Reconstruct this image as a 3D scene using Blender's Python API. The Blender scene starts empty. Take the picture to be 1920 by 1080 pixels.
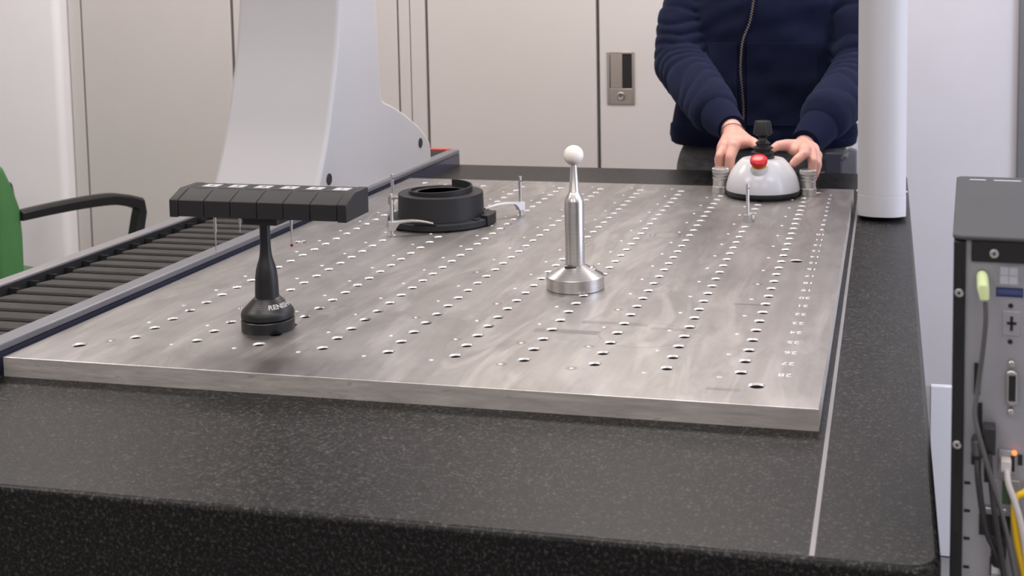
import bpy, bmesh, math, random
import numpy as np
from mathutils import Vector, Matrix, noise, geometry
from mathutils.bvhtree import BVHTree

PI = math.pi
S = bpy.context.scene
COL = S.collection

# ------------------------------------------------------------------ camera, world, lights
# world metres: z = 0 is the top face of the drilled metal plate, the floor is at z = -0.9
FLOOR = -0.9
cam = bpy.data.cameras.new('camera')
camo = bpy.data.objects.new('camera', cam)
COL.objects.link(camo)
cam.sensor_width = 36.0
cam.lens = 2361.03 / 1920 * 36
cam.shift_x = (960 - 1128.16) / 1920
cam.shift_y = (158.38 - 540) / 1920
M = Matrix(((0.97513985, -0.00784934, 0.22145126), (0.22124754, 0.09005452, -0.97105083),
            (-0.01232058, 0.9959059, 0.0895524))).to_4x4()
M.translation = (1.08652692, -1.6306424, 0.53302314)
camo.matrix_world = M
cam.clip_start = 0.05
cam.dof.use_dof = True
cam.dof.focus_distance = 2.1
cam.dof.aperture_fstop = 9.0
S.camera = camo

W = bpy.data.worlds.new('room_light')
S.world = W
W.use_nodes = True
W.node_tree.nodes['Background'].inputs[0].default_value = (0.8, 0.85, 1.0, 1)
W.node_tree.nodes['Background'].inputs[1].default_value = 0.3


def area(name, loc, sx, sy, power, col, rot=(0, 0, 0)):
    l = bpy.data.lights.new(name, 'AREA')
    l.shape = 'RECTANGLE'
    l.size, l.size_y = sx, sy
    l.energy, l.color = power, col
    o = bpy.data.objects.new(name, l)
    o.location, o.rotation_euler = loc, rot
    COL.objects.link(o)
    return o


WARM, NEUT, COOL = (1.0, 0.92, 0.87), (1.0, 0.96, 0.94), (0.72, 0.78, 1.0)
for i, (x, y, p, c) in enumerate([(-1.6, 1.75, 22, WARM), (0.4, 1.85, 36, WARM), (2.2, 1.75, 18, NEUT),
                                  (-1.6, -0.6, 28, WARM), (0.4, -0.6, 21, WARM), (2.2, -0.6, 18, NEUT),
                                  (-0.6, -2.9, 24, WARM), (1.6, -2.9, 24, NEUT)]):
    area('ceiling_lamp_light', (x, y, 1.86), 1.2, 0.6, p, c)
area('window_daylight', (3.05, 0.6, 0.55), 2.6, 1.5, 44, COOL, (0, PI / 2, 0))

S.view_settings.view_transform = 'Standard'
S.view_settings.look = 'None'
S.view_settings.gamma = 1.0
S.view_settings.use_curve_mapping = False
S.view_settings.exposure = 0.0
S.cycles.use_denoising = True
S.cycles.max_bounces = 8
S.cycles.diffuse_bounces = 4
S.cycles.glossy_bounces = 4
S.cycles.caustics_reflective = False
S.cycles.caustics_refractive = False
S.cycles.sample_clamp_indirect = 6.0


# ------------------------------------------------------------------ materials
def srgb(r, g, b):
    f = lambda c: c / 12.92 if c <= 0.04045 else ((c + 0.055) / 1.055) ** 2.4
    return (f(r / 255), f(g / 255), f(b / 255), 1)


class Mat:
    """small node helper around a Principled material"""

    def __init__(s, name, col=(0.5, 0.5, 0.5), rough=0.5, metal=0.0, spec=0.5):
        s.m = bpy.data.materials.new(name)
        s.m.use_nodes = True
        s.t = s.m.node_tree
        s.b = s.t.nodes['Principled BSDF']
        s.set('Base Color', (*col[:3], 1))
        s.set('Roughness', rough)
        s.set('Metallic', metal)
        s.set('Specular IOR Level', spec)
        s._tc = None

    def set(s, k, v):
        s.b.inputs[k].default_value = v

    def n(s, typ, **kw):
        nd = s.t.nodes.new(typ)
        for k, v in kw.items():
            setattr(nd, k, v)
        return nd

    def link(s, a, b):
        s.t.links.new(a, b)

    def coord(s, scale=(1, 1, 1), rot=(0, 0, 0)):
        if s._tc is None:
            s._tc = s.n('ShaderNodeTexCoord')
        mp = s.n('ShaderNodeMapping')
        mp.inputs['Scale'].default_value = scale
        mp.inputs['Rotation'].default_value = rot
        s.link(s._tc.outputs['Object'], mp.inputs[0])
        return mp.outputs[0]

    def noise(s, scale, detail=2, rough=0.5, vec=None, dist=0.0):
        nd = s.n('ShaderNodeTexNoise')
        nd.inputs['Scale'].default_value = scale
        nd.inputs['Detail'].default_value = detail
        nd.inputs['Roughness'].default_value = rough
        nd.inputs['Distortion'].default_value = dist
        s.link(vec if vec is not None else s.coord(), nd.inputs['Vector'])
        return nd.outputs[0]

    def ramp(s, fac, stops):
        nd = s.n('ShaderNodeValToRGB')
        el = nd.color_ramp.elements
        while len(el) < len(stops):
            el.new(0.5)
        for e, (p, c) in zip(el, stops):
            e.position = p
            e.color = (c, c, c, 1) if isinstance(c, (int, float)) else (*c[:3], 1)
        s.link(fac, nd.inputs[0])
        return nd.outputs[0]

    def mix(s, fac, a, b, blend='MIX'):
        nd = s.n('ShaderNodeMix', data_type='RGBA', blend_type=blend)
        for sock, v in ((nd.inputs[0], fac), (nd.inputs[6], a), (nd.inputs[7], b)):
            if isinstance(v, (int, float)):
                sock.default_value = v
            elif isinstance(v, tuple):
                sock.default_value = (*v[:3], 1)
            else:
                s.link(v, sock)
        return nd.outputs[2]

    def math(s, op, a, b=None):
        nd = s.n('ShaderNodeMath', operation=op)
        for i, v in enumerate((a, b)):
            if v is None:
                continue
            if isinstance(v, (int, float)):
                nd.inputs[i].default_value = v
            else:
                s.link(v, nd.inputs[i])
        return nd.outputs[0]

    def color(s, c):
        s.link(c, s.b.inputs['Base Color'])
        return s

    def rough(s, c):
        s.link(c, s.b.inputs['Roughness'])
        return s

    def bump(s, h, strength=0.2, dist=0.001):
        nd = s.n('ShaderNodeBump')
        nd.inputs['Strength'].default_value = strength
        nd.inputs['Distance'].default_value = dist
        s.link(h, nd.inputs['Height'])
        s.link(nd.outputs[0], s.b.inputs['Normal'])
        return s


def simple(name, col, rough=0.5, metal=0.0, grain=0.0, gscale=300, spec=0.5, var=0.06):
    """plain material with a slight procedural colour variation and optional fine grain"""
    m = Mat(name, col, rough, metal, spec)
    c = col[:3]
    f = m.noise(6.0, 3, 0.6)
    m.color(m.ramp(f, [(0.3, tuple(x * (1 - var) for x in c)), (0.7, tuple(min(1, x * (1 + var)) for x in c))]))
    if grain:
        m.bump(m.noise(gscale, 2), grain, 0.0005)
    return m.m


MT = {}
MT['wall'] = simple('wall_paint', (0.58, 0.57, 0.61), 0.8, grain=0.05, var=0.015)
MT['wall_white'] = simple('white_laminate', (0.88, 0.855, 0.87), 0.5, var=0.01)
MT['ceiling'] = simple('ceiling_paint', (0.8, 0.79, 0.77), 0.9, var=0.01)
MT['floor'] = simple('floor_lino', (0.26, 0.255, 0.25), 0.5, grain=0.05, var=0.12)
MT['cabinet'] = simple('cabinet_lacquer', (0.625, 0.585, 0.565), 0.5, grain=0.04, gscale=900, var=0.012)
MT['gap'] = simple('dark_gap', (0.06, 0.055, 0.05), 0.8)
MT['gap_light'] = simple('grey_gap', (0.26, 0.245, 0.225), 0.8)
MT['handle'] = simple('nickel_handle', (0.50, 0.44, 0.39), 0.42, 0.85, var=0.04)
MT['handle_dark'] = simple('handle_void', (0.008, 0.008, 0.008), 0.7)
MT['trim'] = simple('grey_trim', (0.14, 0.14, 0.15), 0.5)
MT['white_paint'] = simple('white_powder_coat', (0.53, 0.522, 0.532), 0.42, grain=0.08, gscale=1500, var=0.01)
MT['black'] = simple('black_plastic', (0.008, 0.008, 0.0088), 0.42, grain=0.06, gscale=900)
MT['black_matt'] = simple('matt_black', (0.010, 0.010, 0.0115), 0.55, grain=0.15, gscale=1200)
MT['rim'] = simple('glint_rim_steel', (0.68, 0.665, 0.65), 0.40, 1.0, var=0.04)  # base colour brightened to stand for lamp glints on the chamfers
MT['bore'] = simple('shaded_bore_steel', (0.06, 0.057, 0.055), 0.5, 0.5, var=0.1)  # hole walls coloured dark to stand for the shade inside
MT['rubber'] = simple('black_rubber', (0.012, 0.012, 0.012), 0.5)
MT['steel'] = simple('bright_steel', (0.62, 0.60, 0.575), 0.30, 1.0, var=0.05)
MT['pin'] = simple('satin_steel', (0.60, 0.585, 0.57), 0.36, 1.0, var=0.05)
MT['alu_paint'] = simple('grey_anodised', (0.19, 0.19, 0.21), 0.4, 0.35, grain=0.06)
MT['alu_light'] = simple('light_anodised', (0.29, 0.28, 0.29), 0.45, 0.4, grain=0.06)
MT['rail_dark'] = simple('reflection_navy', (0.040, 0.042, 0.070), 0.18)  # navy colour stands for the dark reflection low on the rail face
MT['red'] = simple('red_plastic', (0.62, 0.012, 0.022), 0.3)
MT['red_strip'] = simple('red_strip', (0.50, 0.05, 0.03), 0.5)
MT['white_tag'] = simple('white_label', (0.50, 0.49, 0.52), 0.6, var=0.01)
MT['ceramic'] = simple('white_ceramic', (0.92, 0.85, 0.79), 0.28, var=0.01)
MT['ruby'] = simple('ruby', (0.42, 0.03, 0.02), 0.1)
MT['green'] = simple('green_shell', (0.065, 0.205, 0.065), 0.45, grain=0.1, gscale=700)
MT['pc_grey'] = simple('grey_case_plastic', (0.075, 0.075, 0.082), 0.75, grain=0.1, gscale=1500, spec=0.2)
MT['pc_steel'] = simple('zinc_sheet', (0.40, 0.40, 0.43), 0.5, 0.5, grain=0.05, gscale=1200)
MT['pc_black'] = simple('black_sheet_metal', (0.008, 0.008, 0.0085), 0.5)
MT['cable_black'] = simple('black_cable', (0.022, 0.022, 0.024), 0.4)
MT['cable_grey'] = simple('grey_cable', (0.10, 0.10, 0.105), 0.4)
MT['cable_white'] = simple('white_cable', (0.66, 0.63, 0.61), 0.45)
MT['cable_yellow'] = simple('yellow_cable', (0.80, 0.50, 0.01), 0.4)
MT['plug_green'] = simple('pale_green_plug', (0.60, 0.70, 0.38), 0.4)
MT['sticker'] = simple('grey_sticker', (0.36, 0.38, 0.45), 0.5)
MT['pane'] = simple('pale_pane', (0.56, 0.56, 0.62), 0.5)
MT['blue'] = simple('blue_sticker', (0.015, 0.03, 0.13), 0.4)
MT['blue_light'] = simple('blue_print', (0.06, 0.08, 0.20), 0.4)
MT['pcb'] = simple('circuit_board', (0.06, 0.11, 0.055), 0.5)
MT['white_box'] = simple('white_box_paint', (0.86, 0.86, 0.90), 0.5, var=0.01)
MT['desk'] = simple('desk_laminate', (0.35, 0.35, 0.36), 0.5)
MT['zip'] = simple('zip_brass', (0.52, 0.43, 0.33), 0.35, 0.9)
MT['nail'] = simple('fingernail', (0.72, 0.40, 0.34), 0.3)
MT['hair'] = simple('brown_hair', (0.03, 0.018, 0.01), 0.6, grain=0.3, gscale=200)
MT['eye'] = simple('eye', (0.7, 0.7, 0.68), 0.2)
MT['shoe'] = simple('black_shoe', (0.015, 0.015, 0.016), 0.5)
MT['cord'] = simple('bracelet_cord', (0.10, 0.085, 0.06), 0.7)
MT['text_white'] = simple('white_print', (0.80, 0.79, 0.78), 0.6, var=0.01)
MT['text_grey'] = simple('grey_print', (0.16, 0.15, 0.155), 0.6)
MT['text_dark'] = simple('dark_print', (0.05, 0.05, 0.06), 0.6)
MT['yellow'] = simple('yellow_ring', (0.75, 0.5, 0.06), 0.4)

led = Mat('amber_led', (0.9, 0.2, 0.05), 0.4)
led.set('Emission Color', (1.0, 0.16, 0.02, 1))
led.set('Emission Strength', 2.5)
MT['led'] = led.m

# granite: dark stone with fine grey specks
g = Mat('granite', (0.02, 0.02, 0.02), 0.4, spec=0.26)
f1 = g.noise(230, 3, 0.65)
f2 = g.noise(380, 1, 0.5)
f3 = g.noise(5, 3, 0.6)
c1 = g.ramp(f1, [(0.40, (0.002, 0.002, 0.002)), (0.56, (0.010, 0.0097, 0.0095)), (0.72, (0.10, 0.099, 0.097))])
c2 = g.ramp(f2, [(0.62, 0.0), (0.74, 0.7)])
c3 = g.mix(c2, c1, (0.09, 0.088, 0.085))
g.color(g.mix(1.0, c3, g.ramp(f3, [(0.3, (0.80, 0.80, 0.80)), (0.7, (1.1, 1.06, 1.02))]), 'MULTIPLY'))
g.rough(g.ramp(f1, [(0.4, 0.36), (0.7, 0.50)]))
MT['granite'] = g.m

# brushed plate
p = Mat('brushed_plate', (0.6, 0.58, 0.56), 0.36, 0.96)
st1 = p.noise(1.0, 4, 0.6, p.coord((60, 5, 60), (0, 0, 0.25)))
st2 = p.noise(1.0, 3, 0.6, p.coord((5, 3.2, 5), (0, 0, -0.5)), 0.6)
st3 = p.noise(1.0, 4, 0.7, p.coord((900, 40, 400), (0, 0, 0.12)))
base = p.ramp(st2, [(0.30, (0.315, 0.297, 0.283)), (0.5, (0.405, 0.388, 0.375)), (0.70, (0.495, 0.478, 0.466))])
base = p.mix(0.4, base, p.ramp(st1, [(0.3, (0.32, 0.303, 0.29)), (0.7, (0.48, 0.465, 0.45))]))
sep = p.n('ShaderNodeSeparateXYZ')
p.link(p.coord(), sep.inputs[0])
PX, PY = p.math('ADD', sep.outputs[0], 0.438), p.math('ADD', sep.outputs[1], 0.658)


def ringmask(cx, cy, r, w):
    dx = p.math('POWER', p.math('SUBTRACT', PX, cx), 2.0)
    dy = p.math('POWER', p.math('SUBTRACT', PY, cy), 2.0)
    d = p.math('SQRT', p.math('ADD', dx, dy))
    e = p.math('ABSOLUTE', p.math('SUBTRACT', d, r))
    return p.ramp(p.math('DIVIDE', e, w), [(0.0, 1.0), (1.0, 0.0)])


def boxmask(x0, x1, y0, y1, soft=0.002):
    ax = p.math('SUBTRACT', p.math('ABSOLUTE', p.math('SUBTRACT', PX, (x0 + x1) / 2)), (x1 - x0) / 2)
    ay = p.math('SUBTRACT', p.math('ABSOLUTE', p.math('SUBTRACT', PY, (y0 + y1) / 2)), (y1 - y0) / 2)
    return p.ramp(p.math('DIVIDE', p.math('MAXIMUM', ax, ay), soft), [(0.0, 1.0), (1.0, 0.0)])


mott = p.ramp(p.noise(9.0, 5, 0.68, p.coord((1, 0.6, 1), (0, 0, 0.5)), 0.8), [(0.40, 1.0), (0.66, 0.74)])
base = p.mix(0.75, base, mott, 'MULTIPLY')
wipe = p.ramp(p.noise(1.0, 3, 0.6, p.coord((16, 3.5, 10), (0, 0, -0.45)), 1.2), [(0.50, 0.0), (0.66, 0.55)])
base = p.mix(wipe, base, (0.56, 0.54, 0.525))
stain = p.ramp(p.noise(3.0, 3, 0.6, p.coord((7, 7, 7))), [(0.40, 0.0), (0.70, 1.0)])
for mask, amt in ((ringmask(0.655, 0.843, 0.026, 0.0022), 0.55), (ringmask(0.655, 0.843, 0.036, 0.002), 0.45),
                  (ringmask(0.738, 0.148, 0.064, 0.0025), 0.22), (boxmask(0.575, 0.672, 0.135, 0.152), 0.30),
                  (boxmask(0.635, 0.735, 0.192, 0.205), 0.26), (boxmask(0.85, 0.892, 0.34, 0.345), 0.35),
                  (boxmask(0.745, 0.80, 0.178, 0.187), 0.2), (boxmask(0.865, 0.905, -0.075, -0.069, 0.004), 0.25),
                  (ringmask(0.80, 0.150, 0.030, 0.0015), 0.15)):
    base = p.mix(p.math('MULTIPLY', mask, p.math('MULTIPLY', p.math('ADD', p.math('MULTIPLY', stain, 0.5), 0.75), min(1.0, amt * 1.9))), base, (0.18, 0.165, 0.145))
for cx, cy in ((0.575, -0.024), (0.674, -0.024), (0.574, 0.076), (0.674, 0.076), (0.674, 0.276), (0.474, 0.276),
               (0.074, 0.276), (-0.026, -0.024), (0.374, 0.176), (0.474, 0.076), (0.874, 0.476), (0.374, 0.476)):
    base = p.mix(p.math('MULTIPLY', ringmask(cx, cy, 0.004, 0.0065), 0.7), base, (0.20, 0.17, 0.13))
p.color(base)
p.rough(p.ramp(st2, [(0.25, 0.44), (0.75, 0.355)]))
p.bump(st3, 0.10, 0.0006)
MT['plate'] = p.m

# milled edge of the plate: duller metal, colour lightened to make up for weak light, with slanting cutter marks and dark patches
q = Mat('plate_edge', (0.4, 0.37, 0.34), 0.55, 0.35)
w1 = q.noise(1.0, 3, 0.6, q.coord((30, 30, 260), (0, 0.35, 0)))
w2 = q.noise(1.0, 4, 0.65, q.coord((9, 9, 70), (0, 0.12, 0)), 0.5)
ec = q.ramp(w2, [(0.30, (0.40, 0.37, 0.345)), (0.52, (0.52, 0.49, 0.46)), (0.72, (0.68, 0.65, 0.61))])
ec = q.mix(0.35, ec, q.ramp(w1, [(0.3, (0.40, 0.37, 0.34)), (0.7, (0.68, 0.65, 0.61))]))
spots = q.ramp(q.noise(1.0, 5, 0.7, q.coord((26, 26, 110), (0, 0, 0))), [(0.60, 0.0), (0.70, 0.55)])
q.color(q.mix(spots, ec, (0.24, 0.22, 0.205)))
q.bump(w1, 0.15, 0.0008)
MT['plate_edge'] = q.m

# bellows fabric
b = Mat('bellows_fabric', (0.05, 0.047, 0.045), 0.7)
fb = b.noise(14, 4, 0.65)
b.color(b.ramp(fb, [(0.35, (0.018, 0.017, 0.016)), (0.7, (0.048, 0.043, 0.038))]))
b.bump(b.noise(900, 2), 0.25, 0.0006)
MT['bellows'] = b.m

# turned steel
t = Mat('turned_steel', (0.62, 0.60, 0.57), 0.3, 1.0)
tn = t.noise(1.0, 3, 0.6, t.coord((8, 8, 900)))
t.color(t.ramp(tn, [(0.3, (0.54, 0.52, 0.495)), (0.7, (0.68, 0.66, 0.63))]))
t.bump(tn, 0.08, 0.0004)
MT['turned'] = t.m

# dome plastic
MT['dome'] = simple('pale_grey_plastic', (0.66, 0.655, 0.68), 0.22, grain=0.03, gscale=1200, var=0.01)

# navy fleece, jeans, skin
h = Mat('navy_fleece', (0.02, 0.024, 0.055), 0.95, spec=0.08)
hn = h.noise(700, 3, 0.7)
hf = h.noise(9, 3, 0.5)
h.color(h.mix(0.5, h.ramp(hn, [(0.3, (0.0036, 0.0046, 0.0150)), (0.75, (0.0115, 0.0145, 0.038))]),
              h.ramp(hf, [(0.3, (0.0055, 0.0070, 0.020)), (0.7, (0.009, 0.0115, 0.029))])))
h.set('Sheen Weight', 0.10)
h.set('Sheen Roughness', 0.5)
h.set('Sheen Tint', (0.35, 0.42, 0.75, 1))
h.bump(hn, 0.4, 0.001)
MT['fleece'] = h.m
r = Mat('navy_rib', (0.02, 0.024, 0.055), 0.95, spec=0.05)
rn = r.noise(600, 2, 0.6)
r.color(r.ramp(rn, [(0.3, (0.0036, 0.0048, 0.0155)), (0.75, (0.0085, 0.011, 0.030))]))
r.set('Sheen Weight', 0.10)
r.set('Sheen Roughness', 0.5)
r.set('Sheen Tint', (0.35, 0.42, 0.75, 1))
r.bump(rn, 0.3, 0.001)
MT['rib'] = r.m
j = Mat('grey_denim', (0.07, 0.07, 0.072), 0.85)
jn = j.noise(1.0, 3, 0.6, j.coord((18, 18, 60)))
jf = j.noise(1200, 1)
j.color(j.mix(0.4, j.ramp(jn, [(0.3, (0.030, 0.030, 0.031)), (0.72, (0.13, 0.13, 0.132))]), j.ramp(jf, [(0.3, 0.04), (0.7, 0.11)])))
j.bump(jf, 0.3, 0.001)
MT['denim'] = j.m
MT['denim_light'] = simple('pale_grey_canvas', (0.17, 0.165, 0.175), 0.85, grain=0.3, gscale=900, var=0.2)
MT['pouch'] = simple('slate_pouch', (0.045, 0.045, 0.065), 0.6)
k = Mat('skin', (0.62, 0.33, 0.26), 0.5)
kn = k.noise(60, 3, 0.6)
kb = k.noise(12, 2, 0.5)
k.color(k.mix(0.4, k.ramp(kn, [(0.3, (0.66, 0.335, 0.265)), (0.7, (0.76, 0.42, 0.345))]),
              k.ramp(kb, [(0.3, (0.60, 0.27, 0.215)), (0.7, (0.78, 0.45, 0.37))])))
k.set('Subsurface Weight', 0.12)
k.set('Subsurface Radius', (0.006, 0.002, 0.001))
k.set('Subsurface Scale', 0.6)
k.bump(k.noise(500, 2), 0.15, 0.0006)
MT['skin'] = k.m


# ------------------------------------------------------------------ mesh helpers
class MB:
    def __init__(s):
        s.v, s.f = [], []

    def add(s, vs, fs):
        o = len(s.v)
        s.v += [tuple(map(float, q)) for q in vs]
        s.f += [tuple(i + o for i in q) for q in fs]
        return s

    def box(s, x0, x1, y0, y1, z0, z1):
        return s.add([(x0, y0, z0), (x1, y0, z0), (x1, y1, z0), (x0, y1, z0), (x0, y0, z1), (x1, y0, z1), (x1, y1, z1), (x0, y1, z1)],
                     [(0, 3, 2, 1), (4, 5, 6, 7), (0, 1, 5, 4), (1, 2, 6, 5), (2, 3, 7, 6), (3, 0, 4, 7)])

    def loft(s, rings, cap0=True, cap1=True, closed=True):
        n = len(rings[0])
        vs = [q for r in rings for q in r]
        fs = []
        for i in range(len(rings) - 1):
            for k_ in range(n if closed else n - 1):
                a, b_ = i * n + k_, i * n + (k_ + 1) % n
                fs.append((a, b_, b_ + n, a + n))
        if cap0:
            fs.append(tuple(range(n - 1, -1, -1)))
        if cap1:
            fs.append(tuple(range((len(rings) - 1) * n, len(rings) * n)))
        return s.add(vs, fs)

    def lathe(s, prof, cx=0, cy=0, n=48, cap=True):
        rings = [[(cx + r_ * math.cos(2 * PI * k_ / n), cy + r_ * math.sin(2 * PI * k_ / n), z) for k_ in range(n)] for r_, z in prof]
        return s.loft(rings, cap, cap)

    def tube(s, pts, rad, n=12, caps=True):
        pts = [Vector(q) for q in pts]
        if isinstance(rad, (int, float)):
            rad = [rad] * len(pts)
        rings = []
        up = None
        for i, q in enumerate(pts):
            d = (pts[min(i + 1, len(pts) - 1)] - pts[max(i - 1, 0)]).normalized()
            if up is None:
                up = Vector((0, 0, 1)) if abs(d.z) < 0.9 else Vector((1, 0, 0))
            a = d.cross(up).normalized()
            up = a.cross(d).normalized()
            rings.append([q + (a * math.cos(2 * PI * k_ / n) + up * math.sin(2 * PI * k_ / n)) * rad[i] for k_ in range(n)])
        return s.loft(rings, caps, caps)

    def prism(s, poly, fn, w0, w1):
        """poly in 2-D mapped by fn(a, b, w)"""
        return s.loft([[fn(a, b_, w0) for a, b_ in poly], [fn(a, b_, w1) for a, b_ in poly]])

    def ball(s, c, r, n=24, m=14, sc=(1, 1, 1)):
        prof = [(max(1e-5, math.sin(PI * i / m)), -math.cos(PI * i / m)) for i in range(m + 1)]
        rings = [[(c[0] + r * sc[0] * q * math.cos(2 * PI * k_ / n), c[1] + r * sc[1] * q * math.sin(2 * PI * k_ / n), c[2] + r * sc[2] * z) for k_ in range(n)] for q, z in prof]
        return s.loft(rings)

    def capsule(s, p0, p1, r0, r1, n=16):
        p0, p1 = Vector(p0), Vector(p1)
        d = (p1 - p0).normalized()
        pts, rad = [], []
        for i in range(5):
            a = PI / 2 * i / 4
            pts.append(p0 - d * r0 * math.cos(a)); rad.append(max(1e-4, r0 * math.sin(a)))
        for i in range(5):
            a = PI / 2 * (1 - i / 4)
            pts.append(p1 + d * r1 * math.cos(a)); rad.append(max(1e-4, r1 * math.sin(a)))
        ref = Vector((0, 0, 1)) if abs(d.z) < 0.9 else Vector((1, 0, 0))
        a_ = d.cross(ref).normalized()
        b_ = a_.cross(d)
        rings = [[q + (a_ * math.cos(2 * PI * k_ / n) + b_ * math.sin(2 * PI * k_ / n)) * w for k_ in range(n)] for q, w in zip(pts, rad)]
        return s.loft(rings)

    def mesh(s, name):
        me = bpy.data.meshes.new(name)
        me.from_pydata(s.v, [], s.f)
        bm = bmesh.new()
        bm.from_mesh(me)
        bmesh.ops.recalc_face_normals(bm, faces=bm.faces)
        bm.to_mesh(me)
        bm.free()
        return me

    def build(s, name, mat, parent=None, off=None, bevel=0.0, seg=2, smooth=35, label=None):
        """off: subtract this point, so that a part modelled in world metres sits under its thing"""
        if off is not None:
            s.v = [(a - off[0], b_ - off[1], c - off[2]) for a, b_, c in s.v]
        me = s.mesh(name)
        return put(name, me, mat, parent, bevel, seg, smooth, label)


def put(name, me, mat, parent=None, bevel=0.0, seg=2, smooth=35, label=None):
    o = bpy.data.objects.new(name, me)
    COL.objects.link(o)
    if mat:
        me.materials.clear()
        me.materials.append(MT[mat] if isinstance(mat, str) else mat)
    if smooth:
        me.shade_smooth()
        me.set_sharp_from_angle(angle=math.radians(smooth))
    if bevel:
        md = o.modifiers.new('edge', 'BEVEL')
        md.width, md.segments, md.limit_method = bevel, seg, 'ANGLE'
        md.angle_limit = math.radians(40)
        md.harden_normals = False
    if parent is not None:
        o.parent = parent
    if label:
        o['label'] = label
    return o


def thing(name, label, cat, loc=(0, 0, 0), rz=0.0, group=None):
    o = bpy.data.objects.new(name, None)
    o.empty_display_size = 0.05
    o.location, o.rotation_euler = loc, (0, 0, rz)
    COL.objects.link(o)
    return tag(o, label, cat, group)


def tag(o, label, cat, group=None):
    o['label'], o['category'] = label, cat
    if group:
        o['group'] = group
    return o


def struct(o):
    o['kind'] = 'structure'
    return o


def copy_tree(o, parent=None):
    c = o.copy()
    COL.objects.link(c)
    c.parent = parent
    for ch in list(o.children):
        copy_tree(ch, c)
    return c


def text_mesh(s, size, depth=0.0002, align='CENTER', bold=0.0):
    cu = bpy.data.curves.new('txt', 'FONT')
    cu.body, cu.size, cu.extrude = s, size, depth
    cu.align_x, cu.align_y = align, 'CENTER'
    cu.offset = bold
    cu.resolution_u = 3
    o = bpy.data.objects.new('txt', cu)
    COL.objects.link(o)
    bpy.context.view_layer.update()
    me = bpy.data.meshes.new_from_object(o.evaluated_get(bpy.context.evaluated_depsgraph_get()))
    bpy.data.objects.remove(o)
    return me


def text_part(name, s, size, mat, parent, loc, rot, depth=0.0002, label=None):
    o = put(name, text_mesh(s, size, depth), mat, parent, smooth=0, label=label)
    o.location, o.rotation_euler = loc, rot
    return o


def rrect(x0, x1, y0, y1, r, n=5):
    out = []
    for cx, cy, a0 in ((x1 - r, y1 - r, 0), (x0 + r, y1 - r, 90), (x0 + r, y0 + r, 180), (x1 - r, y0 + r, 270)):
        for i in range(n + 1):
            a = math.radians(a0 + 90 * i / n)
            out.append((cx + r * math.cos(a), cy + r * math.sin(a)))
    return out


def smoothpath(pts, n=8):
    """Catmull-Rom through pts"""
    P = [Vector(q) for q in pts]
    P = [P[0] * 2 - P[1]] + P + [P[-1] * 2 - P[-2]]
    out = []
    for i in range(1, len(P) - 2):
        for k_ in range(n):
            u = k_ / n
            a, b_, c, d = P[i - 1:i + 3]
            out.append(0.5 * ((2 * b_) + (c - a) * u + (2 * a - 5 * b_ + 4 * c - d) * u * u + (3 * b_ - a - 3 * c + d) * u ** 3))
    out.append(P[-2])
    return out


# ------------------------------------------------------------------ room shell
struct(MB().box(-4.2, 3.3, -4.6, 3.3, FLOOR - 0.1, FLOOR).build('floor', 'floor'))
struct(MB().box(-4.2, 3.3, -4.6, 3.3, 1.9, 2.0).build('ceiling', 'ceiling'))
struct(MB().box(-4.2, 0.803, 3.2, 3.3, FLOOR, 1.9).build('wall_back', 'wall'))
struct(MB().box(0.8035, 3.3, 2.725, 3.3, FLOOR, 1.9).build('wall_rear_right', 'wall'))
struct(MB().box(-4.2, 3.3, -4.6, -4.5, FLOOR, 1.9).build('wall_front', 'wall'))
struct(MB().box(-4.2, -4.1, -4.5, 3.2, FLOOR, 1.9).build('wall_left', 'wall_white'))
struct(MB().box(3.2, 3.3, -4.5, 2.725, FLOOR, 1.9).build('wall_right', 'wall'))
# white partition that ends at the cabinets, with a rounded end
poly = rrect(-4.1, -2.037, 2.64, 3.2, 0.03, 4)
struct(MB().prism(poly, lambda a, b_, w: (a, b_, w), FLOOR, 1.9).build('wall_partition', 'wall_white'))
# grey upright of a door frame on the back wall
tr = MB().box(1.506, 1.532, 2.70, 2.725, FLOOR, 1.5)
struct(tr.build('trim_1', 'trim', bevel=0.004))
struct(MB().box(1.532, 2.4, 2.712, 2.725, FLOOR, 1.5).build('door_1', 'wall_white'))


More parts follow.
